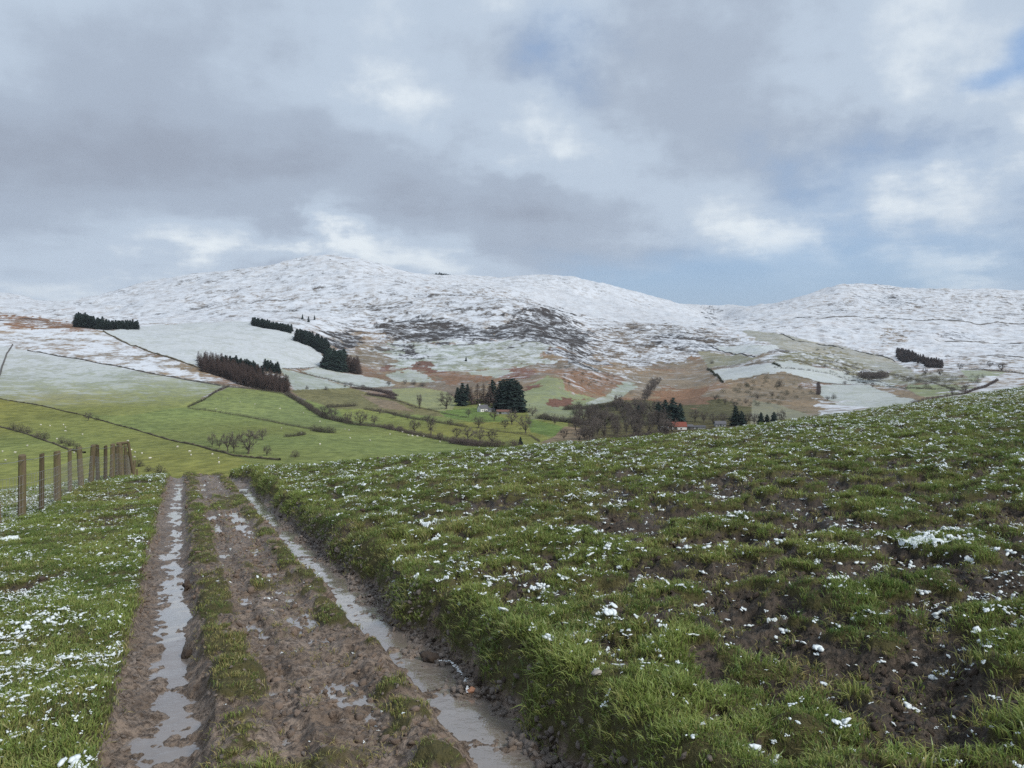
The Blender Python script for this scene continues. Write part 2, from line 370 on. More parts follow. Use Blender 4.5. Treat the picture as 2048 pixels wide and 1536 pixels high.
# land cover: (outline surveyed, ground colour, snow cover or None, how patchy the snow lies 0..1)
COVER = [
 ([(640, 605), (760, 585), (900, 580), (1000, 583), (1090, 605), (1190, 655), (1100, 645), (950, 645), (800, 635), (690, 650)], MOOR, .60, 1.0),
 ([(380, 600), (520, 570), (650, 575), (640, 605), (480, 625), (380, 625)], MOOR, .68, 1.0),
 ([(1560, 612), (1700, 590), (1850, 585), (2048, 590), (2700, 590), (2700, 640), (2048, 640), (1700, 632)], MOOR, .68, 1.0),
 # left hillside
 ([(-600, 620), (0, 636), (145, 640), (190, 655), (205, 663), (260, 690), (395, 738), (445, 772), (300, 748), (200, 728), (60, 702), (0, 690), (-600, 660)], TAN, .60, 1.0),
 ([(-600, 626), (0, 634), (70, 636), (150, 641), (195, 657), (205, 668), (150, 658), (80, 652), (0, 647), (-600, 640)], BRACK, .12, 1.0),
 ([(-600, 660), (0, 690), (60, 702), (200, 728), (300, 748), (445, 772), (375, 815), (260, 832), (165, 832), (0, 798), (-600, 730)], PALE, 'grad', 0.3),
 ([(-600, 730), (0, 798), (165, 832), (300, 868), (400, 896), (470, 915), (560, 922), (640, 930), (640, 1100), (-600, 1300)], GREEN2, 0.0, 0.0),
 ([(165, 832), (260, 832), (375, 816), (480, 834), (660, 868), (700, 856), (910, 892), (960, 960), (560, 960), (470, 915), (300, 868)], GREEN, 0.0, 0.0),
 ([(375, 815), (455, 775), (560, 783), (590, 800), (625, 830), (700, 856), (660, 866), (480, 833)], GREEN, .02, 0.0),
 ([(205, 661), (284, 652), (427, 645), (499, 640), (581, 662), (612, 685), (649, 712), (640, 736), (567, 737), (393, 735), (307, 705), (260, 688)], PALE, .80, .25),
 # middle valley
 ([(600, 742), (638, 735), (764, 760), (791, 770), (740, 776), (702, 772), (651, 757)], PALE, .55, .2),
 ([(560, 738), (600, 745), (651, 758), (702, 774), (690, 781), (590, 781)], PALE, .42, .2),
 ([(580, 781), (702, 777), (791, 800), (873, 822), (890, 832), (675, 820), (600, 795)], OLIVE, .0, 0.0),
 ([(720, 790), (791, 805), (830, 822), (760, 815)], TAN, 0.0, 0.0),
 ([(675, 818), (726, 817), (870, 846), (935, 854), (942, 866), (873, 873), (737, 845), (690, 838)], GREEN2, 0.0, 0.0),
 ([(784, 778), (839, 773), (894, 782), (915, 801), (905, 820), (880, 822), (791, 800)], GREEN2, .14, 0.0),
 ([(880, 822), (948, 815), (1020, 842), (1010, 846), (940, 845), (890, 832)], LUSH, 0.0, 0.0),
 ([(930, 845), (1060, 845), (1075, 870), (1120, 880), (1050, 895), (940, 892), (900, 880), (870, 850)], GREEN2, 0.0, 0.0),
 ([(1050, 838), (1113, 849), (1136, 859), (1106, 873), (1062, 866)], LUSH, 0.0, 0.0),
 ([(1130, 852), (1190, 858), (1180, 885), (1080, 885), (1110, 872)], TAN, 0.0, 0.0),
 ([(1040, 790), (1060, 770), (1095, 753), (1126, 760), (1130, 780), (1208, 801), (1181, 812), (1160, 845), (1060, 840), (1048, 811)], (.170, .195, .075), .12, .1),
 ([(1062, 778), (1080, 768), (1112, 766), (1108, 776), (1075, 783)], RUST, .05, 1.0),
 ([(1080, 806), (1160, 798), (1150, 812), (1085, 818)], RUST, .0, 1.0),
 ([(1177, 812), (1232, 798), (1277, 777), (1265, 757), (1240, 762), (1222, 785), (1170, 805)], PALE, .38, .3),
 ([(754, 702), (795, 688), (986, 688), (1099, 692), (1108, 719), (1010, 729), (942, 750), (867, 735), (805, 735), (774, 716)], PALE, .50, .6),
 ([(770, 748), (822, 738), (850, 748), (870, 764), (791, 762)], PALE, .42, .2),
 ([(940, 748), (1010, 729), (1030, 740), (1010, 756), (960, 756)], PALE, .42, .2),
 ([(770, 730), (800, 726), (812, 735), (775, 740)], RUST, .05, 1.0),
 ([(825, 735), (850, 728), (880, 735), (905, 748), (860, 742), (830, 740)], RUST, .05, 1.0),
 ([(850, 745), (905, 748), (960, 758), (1010, 760), (1000, 772), (900, 768), (875, 762)], BRACK, .05, 1.0),
 ([(700, 700), (745, 700), (775, 718), (765, 735), (720, 730)], TAN, .10, 1.0),
 ([(1000, 738), (1060, 735), (1070, 755), (1010, 758)], RUST, .15, 1.0),
 ([(1100, 745), (1200, 735), (1243, 745), (1240, 768), (1215, 790), (1135, 785), (1125, 760)], BRACK, .12, 1.0),
 ([(1205, 730), (1260, 725), (1300, 745), (1280, 760), (1245, 765)], TAN, .22, 1.0),
 # heather on the front hill
 ([(745, 640), (830, 630), (930, 640), (995, 665), (985, 690), (870, 686), (760, 682)], DARK, .30, 1.0),
 ([(1180, 655), (1300, 640), (1440, 665), (1480, 690), (1400, 708), (1280, 728), (1190, 716)], tuple(.75 * c for c in MOOR), .42, 1.0),
 ([(985, 668), (1040, 625), (1110, 612), (1140, 635), (1175, 665), (1185, 696), (1090, 692), (1005, 690)], DARK, .24, 1.0),
 ([(790, 690), (830, 690), (850, 715), (815, 718)], DARK, .35, 1.0),
 ([(645, 668), (690, 666), (718, 700), (690, 706)], DARK, .18, 1.0),
 ([(1110, 692), (1165, 692), (1190, 735), (1150, 735)], DARK, .35, 1.0),
 ([(1290, 665), (1350, 660), (1440, 690), (1400, 700), (1310, 690)], DARK, .42, 1.0),
 ([(1040, 588), (1130, 574), (1250, 600), (1400, 632), (1385, 645), (1250, 641), (1150, 630)], MOOR, .97, .6),
 # right valley
 ([(1285, 740), (1415, 735), (1450, 766), (1400, 780), (1300, 778), (1270, 790)], TAN, .10, .6),
 ([(1305, 778), (1400, 778), (1412, 800), (1407, 815), (1300, 815)], BRACK, 0.0, 1.0),
 ([(1395, 700), (1515, 714), (1490, 726), (1415, 733)], OLIVE, .20, .3),
 ([(1432, 687), (1564, 690), (1520, 710), (1440, 700)], PALE, .75, .3),
 ([(1474, 664), (1544, 668), (1655, 687), (1780, 712), (1830, 745), (1738, 737), (1640, 716), (1564, 694)], OLIVE, .38, .2),
 ([(1500, 712), (1610, 696), (1680, 702), (1740, 736), (1800, 760), (1810, 776), (1730, 764), (1620, 728), (1545, 722)], OLIVE, .30, .9),
 ([(1419, 741), (1544, 724), (1614, 728), (1734, 768), (1689, 768), (1635, 764), (1531, 745), (1448, 764)], PALE, .72, .1),
 ([(1549, 722), (1581, 723), (1650, 738), (1813, 776), (1718, 766), (1640, 745), (1570, 735)], PALE, .66, .1),
 ([(1448, 766), (1531, 746), (1635, 766), (1640, 790), (1689, 807), (1614, 834), (1490, 815), (1440, 800)], TAN, .05, 1.0),
 ([(1505, 800), (1560, 810), (1620, 830), (1560, 845), (1500, 845)], OLIVE, .15, 0.0),
 ([(1641, 770), (1738, 770), (1780, 786), (1840, 803), (1738, 830), (1700, 822), (1640, 790)], PALE, .58, .15),
 ([(1640, 800), (1700, 806), (1735, 815), (1720, 828), (1620, 840)], MOOR, .55, .9),
 ([(1786, 776), (1870, 796), (1840, 804), (1795, 786)], TAN, .05, .3),
 ([(1815, 768), (1950, 770), (1960, 790), (1850, 795), (1810, 776)], GREEN, .18, .2),
 ([(1740, 740), (1900, 745), (1960, 765), (1900, 775), (1780, 765)], OLIVE, .28, .6),
 ([(1920, 740), (2010, 745), (1995, 762), (1940, 765)], GREEN, .30, .2),
 ([(1770, 650), (1820, 655), (1815, 695), (1775, 700)], TAN, .48, 1.0),
 ([(1845, 794), (1960, 768), (2048, 735), (2700, 640), (2700, 720), (2048, 770), (1900, 793)], TAN, .50, 1.0),
 ([(1700, 588), (1820, 592), (1815, 612), (1720, 612)], DARK, .66, 1.0),
 ([(1890, 660), (1960, 662), (1950, 680), (1900, 678)], DARK, .62, 1.0),
 ([(1395, 606), (1430, 618), (1445, 645), (1425, 640)], DARK, .45, 1.0),
]
def build_land():
    az = R(1) * np.concatenate([np.linspace(-48, -35.2, 60)[:-1], np.linspace(-35.2, 35.2, 861), np.linspace(35.2, 48, 60)[1:]])
    d = np.concatenate([np.exp(np.linspace(math.log(46), math.log(250), 46))[:-1],
                        np.exp(np.linspace(math.log(250), math.log(4000), 372))[:-1],
                        np.exp(np.linspace(math.log(4000), math.log(8000), 20))])
    D, A = np.meshgrid(d, az, indexing='ij')
    Y = D.ravel(); X = (D * np.tan(A)).ravel()
    Z = far_z(X, Y)
    Q = grid_faces(len(d), len(az))
    px = 1024 + F * X / Y
    py = HZ - F * (table(X / Y, Y) - EYE) / Y
    wx = fbm(X, Y, 60, 3, 41) * 3.0; wy = fbm(X, Y, 60, 3, 43) * 1.6
    lx = px + (fbm(X, Y, 150, 2, 45) * 16 + fbm(X, Y, 45, 4, 46, .65) * 26); ly = py + (fbm(X, Y, 150, 2, 47) * 6 + fbm(X, Y, 45, 4, 48, .65) * 9)
    hard_x, hard_y = px + wx * .3, py + wy * .3
    # open hill: snow by height, thinning downhill; brown moor grass under it
    zz = Z + fbm(X, Y, 400, 3, 51) * 25
    snow = .08 + .76 * sstep(zz, -55, 105)
    snow = snow + .42 * sstep(px, 1480, 1700) * (1 - sstep(zz, 60, 140)) * sstep(Y, 1100, 1500)
    snow = snow + (.16 * fbm(X, Y, 520, 3, 53) + .10 * fbm(X * .5, Y, 160, 3, 55)) * sstep(Y, 1500, 2200)
    snow = np.clip(snow, 0, .88)
    snow = snow + .06 * sstep(px, 1050, 1150) * sstep(zz, 120, 200)
    base = np.ones((len(X), 3)) * np.array(MOOR)
    t = sstep(fbm(X, Y, 90, 4, 61), -.1, .5)[:, None]
    base = base * (1 - t) + np.array(TAN) * t
    t = sstep(fbm(X, Y, 70, 4, 67), .15, .5)[:, None] * (1 - sstep(zz, 60, 200))[:, None]
    base = base * (1 - .7 * t) + np.array(BRACK) * .7 * t
    snow = snow * (1 - .42 * sstep(py, 640, 680) * sstep(px, 640, 720) * (1 - sstep(px, 1430, 1500)))
    patch = np.ones(len(X))
    hs = base.copy()
    lowland = (py > 800) | (Y < 560)
    base[lowland] = GREEN; rw = lowland & (px > 1135); base[rw] = np.array(OLIVE) * .62; snow[lowland] = 0; patch[lowland] = 0
    for pts, col, sn, pt in COVER:
        loose = pt > .5
        m = in_poly(lx if loose else hard_x, ly if loose else hard_y, pts)
        base[m] = col
        if sn == 'grad':
            g = np.interp(py + .06 * (px - 250) + fbm(X, Y, 150, 4, 71) * 9, [690, 715, 760, 800, 822], [.78, .66, .40, .14, .02])
            snow[m] = g[m]
            gg = np.array(GREEN2)
            k = sstep(py[m], 735, 810)[:, None]
            base[m] = np.array(PALE) * (1 - k) + gg * k
        elif sn is not None: snow[m] = sn
        patch[m] = pt
    # scattered heather and rock on the open slopes
    rock = sstep(fbm(X, Y, 75, 5, 81, .6), .22, .50) * sstep(Y, 1150, 1500) * patch
    base = base * (1 - rock[:, None] * .75) + np.array(DARK) * rock[:, None] * .75
    snow = snow - .20 * rock * (snow > .1)
    # tone drift within fields
    v = 1 + .16 * fbm(X, Y, 85, 4, 91) + .07 * fbm(X, Y, 14, 3, 93)
    base = base * v[:, None]
    yl = fbm(X, Y, 140, 3, 97)[:, None]
    base = base * (1 + yl * np.array([.10, .02, -.06]))
    me = mesh_np('hillside', np.stack([X, Y, Z], 1), Q, M_LAND)
    attr(me, 'ground', 'FLOAT_COLOR', np.concatenate([np.clip(base, .005, 1), np.ones((len(X), 1))], 1).astype(np.float32))
    attr(me, 'snow', 'FLOAT', np.clip(snow, 0, 1).astype(np.float32))
    attr(me, 'patch', 'FLOAT', patch.astype(np.float32))
    o = obj('hills', me); kind(o, 'structure', 'snow dusted hills and green valley fields beyond the brow')
def land_material():
    t = new_mat('land')
    P = t.node('ShaderNodeNewGeometry').outputs['Position']
    A = lambda n, k: t.node('ShaderNodeAttribute', attribute_name=n).outputs[k]
    g = A('ground', 'Color'); s = A('snow', 'Fac'); pt = A('patch', 'Fac')
    dist = t.vm('LENGTH', P)
    n1 = t.noise(P, .035, 7, .68)
    n2 = t.noise(P, .16, 5, .65)
    nn = t.ss(t.m('ADD', t.m('MULTIPLY', n1, .62), t.m('MULTIPLY', n2, .38)), .34, .66)
    hard = t.ss(t.m('SUBTRACT', s, nn), -.42, .24)
    hard = t.m('MULTIPLY', hard, t.ss(s, .0, .15))
    softn = t.m('ADD', s, t.m('MULTIPLY', t.m('SUBTRACT', n1, .5), t.m('MULTIPLY', s, 1.6)), clamp=True)
    # on the heights thin grass tips grey the snow
    mask = t.m('ADD', t.m('MULTIPLY', hard, pt), t.m('MULTIPLY', softn, t.m('SUBTRACT', 1.0, pt)))
    thin = t.m('ADD', .66, t.m('MULTIPLY', t.ss(nn, .80, .25), .30))
    mask = t.m('MULTIPLY', mask, thin, clamp=True)
    gcol = t.mix(t.ss(n2, .35, .65), t.mix(1.0, g, (.72, .74, .74), 'MULTIPLY'), t.mix(1.0, g, (1.22, 1.20, 1.18), 'MULTIPLY'))
    tuss = t.ss(t.noise(P, .5, 3, .6), .55, .72)
    gcol = t.mix(t.m('MULTIPLY', t.m('MULTIPLY', tuss, pt), .4), gcol, t.mix(1.0, g, (.45, .45, .48), 'MULTIPLY'))
    col = t.mix(mask, gcol, (.63, .665, .71))
    bump = t.node('ShaderNodeBump', {'Strength': .35, 'Distance': 2.5, 'Height': nn})
    return principled(t, col, .9, .1, bump.outputs[0])
M_LAND = land_material()
build_land()
# ------------------------------------------------------------------ foreground: pasture, farm track, bank
DJ = 75.0
PROF = np.array([(-9, .02), (-1.7, .03), (-1.10, .045), (-1.00, .03), (-.945, -.045), (-.84, -.085), (-.70, -.11), (-.60, -.10), (-.53, -.05),
                 (-.47, .035), (-.38, .055), (-.24, .05), (-.16, -.005), (-.06, -.005), (.0, .035), (.10, .02), (.22, -.012), (.36, .0),
                 (.46, .045), (.56, .04), (.63, -.01), (.70, -.10), (.82, -.125), (.93, -.11), (1.02, -.08), (1.08, -.02), (1.17, .0), (1.5, .0), (40, .0)])
def warp(s, w):
    """the wheel ruts and the bank edge wander a little"""
    amt = np.exp(-((w - .1) / 1.9) ** 4)
    return w + amt * (.045 * fbm(s, w * .3, 1.6, 3, 101) + .025 * fbm(s, w, .45, 2, 103) * sstep(np.abs(w), .3, .6)
                      + sstep(w, .8, 1.1) * (.10 * fbm(s, s * 0, .9, 3, 107) - .05))
def grass_mask(X, Y):
    """how much turf stands here, 0 bare mud .. 1 sward"""
    s, w = sw(X, Y); ww = warp(s, w)
    n = fbm(X, Y, .55, 4, 121); nb = fbm(X, Y, 2.6, 3, 123)
    verge = 1 - .85 * sstep(nb * .6 + n * .5, .45, .75)
    mudspot = np.exp(-((s - 17.0) / 4.2) ** 2 - ((w + 1.75) / .62) ** 2)
    verge = np.clip(verge - 1.1 * mudspot * sstep(n + .25, -.2, .4), 0, 1)
    edge = sstep(ww, -.955, -1.06)
    wq = ww + .05 * fbm(X, Y, .3, 3, 137); c1 = np.exp(-((wq + .35) / .15) ** 4); c2 = np.exp(-((wq - .50) / .13) ** 4); c3 = np.exp(-((ww - .06) / .07) ** 2)
    far = sstep(s, 2.5, 8.0); nt = fbm(X, Y, .2, 3, 127)
    cen = c1 * sstep(.5 * n + .6 * nt, -.42 - .3 * far, .35 - .2 * far) * .85 + c2 * sstep(.5 * n + .6 * nt, -.28 - .3 * far, .45 - .2 * far) * .85 + c3 * sstep(n, -.1, .5) * .5 \
        + .55 * sstep(nb + n * .6, .15, .6) * sstep(np.abs(ww - .05), .50, .30)
    cen = cen * sstep(np.abs(ww - .02), .66, .60)
    # right-hand field: sward by the bank, poached ground beyond, greener again further down
    band = np.exp(-((Y - 9.5) / 4.5) ** 2) * sstep(w, 1.9, 3.2)
    thr = -.66 + .36 * band + .42 * sstep(w, 1.6, 2.6) * (1 - sstep(Y, 8, 17)) + .12 * sstep(Y, 12, 20)
    hole = np.exp(-(((X - 1.85) / .42) ** 2 + ((Y - 3.55) / .75) ** 2)) + .8 * np.exp(-(((X - 1.45) / .35) ** 2 + ((Y - 4.7) / .5) ** 2))
    thr = thr + 1.5 * hole
    nf = .34 * fbm(X, Y, 1.5, 3, 131) + .95 * fbm(X, Y, .34, 3, 133) 
    fine = fbm(X, Y, .17, 3, 139)
    fld = sstep(nf, thr - .32, thr + .32) * (.18 + .82 * sstep(fine, -.50, -.05))
    verge = verge * (.65 + .35 * sstep(fine, -.5, 0))
    fld = np.maximum(fld, .9 * np.exp(-((ww - 1.22) / .2) ** 2) * sstep(fbm(X, Y, .5, 3, 135), -.7, -.1)) * sstep(ww, 1.00, 1.09)
    return np.where(w < -.6, verge * edge, np.where(ww < .85, cen, fld))
def fg_z(X, Y, g=None):
    s, w = sw(X, Y); ww = warp(s, w)
    if g is None: g = grass_mask(X, Y)
    h = -0.0747 * s
    bank = sstep(ww, 1.00, 1.24)
    h = h + .25 * bank + .052 * np.maximum(w - 1.1, 0) - .07 * np.maximum(-2.9 - w, 0)
    fade = 1 - sstep(np.abs(s), 55, 75)
    h = h + np.interp(ww, PROF[:, 0], PROF[:, 1]) * fade
    u = X / np.maximum(Y, .5)
    zl = np.where(Y > 30, table(u, Y), -1e3)
    h = smax(h + brow_drop(X, Y), zl, 1.0)
    ontrack = sstep(w, -1.02, -.9) * sstep(ww, 1.06, .96)
    off = 1 - ontrack
    near = 1 - sstep(Y, 25, 60)
    h = h + ontrack * near * (.018 * fbm(X, Y, .42, 4, 141) + .032 * fbm(X, Y, .12, 4, 143, .64) + .016 * fbm(s * .35, w, .16, 3, 145))
    # cut turf edges stand proud of the mud
    h = h + .028 * sstep(g, .25, .75) * near
    mud = (1 - g) * off * near
    ridg = 1 - np.abs(fbm(X, Y, .36, 3, 151))
    h = h + mud * (.055 * (ridg - .8) + .046 * fbm(X, Y, .12, 4, 153, .66) - .015)
    h = h + off * near * (.035 * fbm(X, Y, 1.1, 3, 155) + .070 * fbm(X, Y, .34, 3, 133) * sstep(w, 1.1, 1.7) + .012 * fbm(X, Y, .3, 2, 157))
    # undercut, lumpy edge of the bank
    h = h + .05 * fbm(X, Y, .38, 3, 159) * np.exp(-((ww - 1.30) / .22) ** 2) * near
    hole = np.exp(-(((X - 1.85) / .42) ** 2 + ((Y - 3.55) / .75) ** 2)) + .5 * np.exp(-(((X - 1.45) / .35) ** 2 + ((Y - 4.7) / .5) ** 2))
    return h - .13 * hole
def ground_material(name, track):
    t = new_mat(name)
    P = t.node('ShaderNodeNewGeometry').outputs['Position']
    g = t.node('ShaderNodeAttribute', attribute_name='turf').outputs['Fac']
    wt = t.node('ShaderNodeAttribute', attribute_name='wet').outputs['Fac']
    n1 = t.noise(P, 3.0, 5, .6); n2 = t.noise(P, 22.0, 5, .65); n3 = t.noise(P, 90.0, 3, .6)
    if track: a, b, c = (.180, .132, .096), (.300, .234, .184), (.080, .057, .041)
    else: a, b, c = (.058, .043, .030), (.105, .079, .058), (.026, .020, .014)
    mud = t.mix(t.ss(n1, .35, .65), a, b)
    mud = t.mix(t.ss(n2, .60, .36), mud, c)
    mud = t.mix(t.m('MULTIPLY', t.ss(n3, .60, .72), .5), mud, (.20, .165, .135))
    thatch = t.mix(n2, (.046, .046, .016), (.115, .098, .040))
    turf = t.ss(t.m('ADD', g, t.m('MULTIPLY', t.m('SUBTRACT', n2, .5), .8)), .30, .62)
    col = t.mix(turf, mud, thatch)
    rough = t.m('ADD', t.m('MULTIPLY', t.ss(n2, .30, .70), .35), t.m('SUBTRACT', .42, t.m('MULTIPLY', wt, .24)))
    rough = t.m('ADD', rough, t.m('MULTIPLY', turf, .4), clamp=True)
    hgt = t.m('ADD', n2, t.m('MULTIPLY', n3, .45))
    bump = t.node('ShaderNodeBump', {'Strength': 1.0, 'Distance': .032, 'Height': hgt})
    return principled(t, col, rough, .35, bump.outputs[0])
M_FIELD = ground_material('pasture_soil', False)
M_TRACK = ground_material('track_mud', True)
def build_foreground():
    az = R(1) * np.concatenate([np.linspace(-50, -35.5, 50)[:-1], np.linspace(-35.5, 35.5, 801), np.linspace(35.5, 50, 50)[1:]])
    inv = 1 / np.linspace(1 / 2.3, 1 / 12.0, 390)
    d = np.concatenate([np.linspace(.25, 2.3, 34)[:-1], inv[:-1], np.exp(np.linspace(math.log(12), math.log(DJ + 2), 190))])
    D, A = np.meshgrid(d, az, indexing='ij')
    Y = D.ravel(); X = (D * np.tan(A)).ravel()
    g = grass_mask(X, Y)
    Z = fg_z(X, Y, g)
    Z = Z - .06 * sstep(Y, DJ - 2, DJ)
    s, w = sw(X, Y); ww = warp(s, w)
    Q = grid_faces(len(d), len(az))
    wet = np.exp(-((ww + .70) / .2) ** 2) + np.exp(-((ww - .82) / .2) ** 2) + .6 * np.exp(-((ww - .15) / .3) ** 2)
    trk = (ww > -1.0) & (ww < 1.12)
    ft = trk[Q].sum(1) >= 2
    def piece(name, sel, mat):
        q = Q[sel]; use = np.unique(q); re = np.full(len(X), -1); re[use] = np.arange(len(use))
        me = mesh_np(name, np.stack([X, Y, Z], 1)[use], re[q], mat)
        attr(me, 'turf', 'FLOAT', g[use].astype(np.float32)); attr(me, 'wet', 'FLOAT', wet[use].astype(np.float32))
        return obj(name, me)
    kind(piece('farm_track', ft, M_TRACK), 'structure', 'muddy farm track with two wet wheel ruts')
    kind(piece('pasture', ~ft, M_FIELD), 'structure', 'poached green pasture on both sides of the track')
    # the same slope behind and beside the viewpoint
    az2 = R(1) * np.linspace(50, 310, 131); r2 = np.exp(np.linspace(math.log(.25 / math.cos(R(50))), math.log(70), 60))
    Rr, A2 = np.meshgrid(r2, az2, indexing='ij')
    X2 = (Rr * np.sin(A2)).ravel(); Y2 = (Rr * np.cos(A2)).ravel()
    g2 = grass_mask(X2, Y2)
    me = mesh_np('pasture', np.stack([X2, Y2, fg_z(X2, Y2, g2) - .004], 1), grid_faces(len(r2), len(az2)), M_FIELD)
    attr(me, 'turf', 'FLOAT', g2.astype(np.float32)); attr(me, 'wet', 'FLOAT', np.zeros(len(X2), np.float32))
    kind(obj('pasture', me), 'structure', 'green pasture behind the viewpoint')
build_foreground()
def atf(px, py):
    """spot on the near ground seen at a survey pixel"""
    u = (px - 1024) / F; v = (HZ - py) / F
    D = np.exp(np.linspace(math.log(2), math.log(60), 900))
    g = (fg_z(u * D, D) - EYE) / D
    k = np.argmax(g >= v)
    if g[k] < v: k = int(np.argmax(g))
    return np.array([u * D[k], D[k], g[k] * D[k] + EYE])

# ---- water lying and running in the ruts
def water_material():
    t = new_mat('muddy_water')
    P = t.node('ShaderNodeNewGeometry').outputs['Position']
    n = t.noise(P, 14.0, 3, .5); n2 = t.noise(P, 3.0, 3, .5); n3 = t.noise(P, 45.0, 2, .5)
    col = t.mix(n2, (.150, .122, .100), (.270, .230, .200))
    h = t.m('ADD', n, t.m('MULTIPLY', n3, .35))
    bump = t.node('ShaderNodeBump', {'Strength': .45, 'Distance': .014, 'Height': h})
    return principled(t, col, .07, .5, bump.outputs[0], IOR=1.33, Coat_Weight=1.0, Coat_Roughness=.03)
M_WATER = water_material()
def water_sheet(name, w0, w1, lev, s0, s1, label, seed, amp=.010):
    ns = int((s1 - s0) / .06); nw = max(8, int((w1 - w0) / .03))
    S, W = np.meshgrid(np.linspace(s0, s1, ns), np.linspace(w0, w1, nw), indexing='ij')
    S = S.ravel(); W = W.ravel()
    X, Y = xy(S, W)
    z = -0.0747 * S + brow_drop(X, Y) + lev + amp * fbm(S, S * 0 + seed, 1.3, 2, seed) + .0015 * fbm(X, Y, .12, 2, seed + 1)
    o = obj(name, mesh_np(name, np.stack([X, Y, z], 1), grid_faces(ns, nw), M_WATER))
    kind(o, 'structure', label)
water_sheet('rut_water', -.99, -.50, -.094, -1.0, 24.0, 'pale water shining in the left wheel rut', 201)
water_sheet('ditch_water', .58, 1.10, -.098, -1.0, 21.0, 'grey water running down the right wheel rut below the bank', 211, .006)
water_sheet('puddle_water', -.22, .44, -.014, -1.0, 22.0, 'shallow puddles along the middle of the track', 221, .012)

# ------------------------------------------------------------------ scattering (grass, crumbs of snow, gravel: stuff)
HID = bpy.data.collections.new('scatter_sources')       # not linked to the scene: only sources for the scatter
def scatter(name, pts, rots, scl, idx, meshes, label, cat, extra=None):
    col = bpy.data.collections.new(name + '_source')
    for i, me in enumerate(meshes):
        col.objects.link(bpy.data.objects.new('%s_source_%02d' % (name, i), me))
    me = bpy.data.meshes.new(name)
    me.vertices.add(len(pts)); me.vertices.foreach_set('co', np.ascontiguousarray(pts, np.float32).ravel())
    attr(me, 'rot', 'FLOAT_VECTOR', rots.astype(np.float32)); attr(me, 'scl', 'FLOAT_VECTOR', scl.astype(np.float32))
    attr(me, 'pick', 'INT', idx.astype(np.int32))
    for k, v in (extra or {}).items(): attr(me, k, 'FLOAT', v.astype(np.float32))
    o = obj(name, me)
    ng = bpy.data.node_groups.new(name, 'GeometryNodeTree')
    ng.interface.new_socket('Geometry', in_out='INPUT', socket_type='NodeSocketGeometry')
    ng.interface.new_socket('Geometry', in_out='OUTPUT', socket_type='NodeSocketGeometry')
    n = ng.nodes; l = ng.links
    gi = n.new('NodeGroupInput'); go = n.new('NodeGroupOutput')
    def named(a, typ):
        x = n.new('GeometryNodeInputNamedAttribute'); x.data_type = typ; x.inputs[0].default_value = a
        return x.outputs[0]
    ci = n.new('GeometryNodeCollectionInfo'); ci.inputs[0].default_value = col
    ci.inputs['Separate Children'].default_value = True; ci.inputs['Reset Children'].default_value = True
    ip = n.new('GeometryNodeInstanceOnPoints')
    e2r = n.new('FunctionNodeEulerToRotation')
    l.new(named('rot', 'FLOAT_VECTOR'), e2r.inputs[0])
    l.new(gi.outputs[0], ip.inputs['Points']); l.new(ci.outputs[0], ip.inputs['Instance'])
    ip.inputs['Pick Instance'].default_value = True
    l.new(named('pick', 'INT'), ip.inputs['Instance Index'])
    l.new(e2r.outputs[0], ip.inputs['Rotation']); l.new(named('scl', 'FLOAT_VECTOR'), ip.inputs['Scale'])
    l.new(ip.outputs[0], go.inputs[0])
    md = o.modifiers.new('scatter', 'NODES'); md.node_group = ng
    return kind(o, 'stuff', label, cat)

def blade_material(name, lo, mid, dry):
    t = new_mat(name)
    a = lambda k: t.node('ShaderNodeAttribute', attribute_name=k, attribute_type='INSTANCER').outputs['Fac']
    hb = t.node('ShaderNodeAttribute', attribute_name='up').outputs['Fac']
    rnd = t.node('ShaderNodeAttribute', attribute_name='rnd').outputs['Fac']
    col = t.mix(a('tint'), lo, mid)
    dr = t.m('ADD', a('dry'), t.m('MULTIPLY', t.m('SUBTRACT', rnd, .62), 1.1), clamp=True)
    col = t.mix(dr, col, dry)
    col = t.mix(t.m('MULTIPLY', t.ss(hb, .55, 0.0), .55), col, (.060, .050, .022))     # blades turn darker and browner towards the root
    d = t.node('ShaderNodeBsdfDiffuse', {'Color': col}); tr = t.node('ShaderNodeBsdfTranslucent', {'Color': col})
    gl = t.node('ShaderNodeBsdfGlossy', {'Color': (.9, .95, 1, 1), 'Roughness': .45})
    m1 = t.node('ShaderNodeMixShader', {0: .35, 1: d.outputs[0], 2: tr.outputs[0]})
    m2 = t.node('ShaderNodeMixShader', {0: .03, 1: m1.outputs[0], 2: gl.outputs[0]})
    t.l.new(m2.outputs[0], t.out.inputs[0])
    return t.mat
M_GRASS = blade_material('grass_blades', (.092, .168, .038), (.275, .350, .085), (.410, .335, .140))
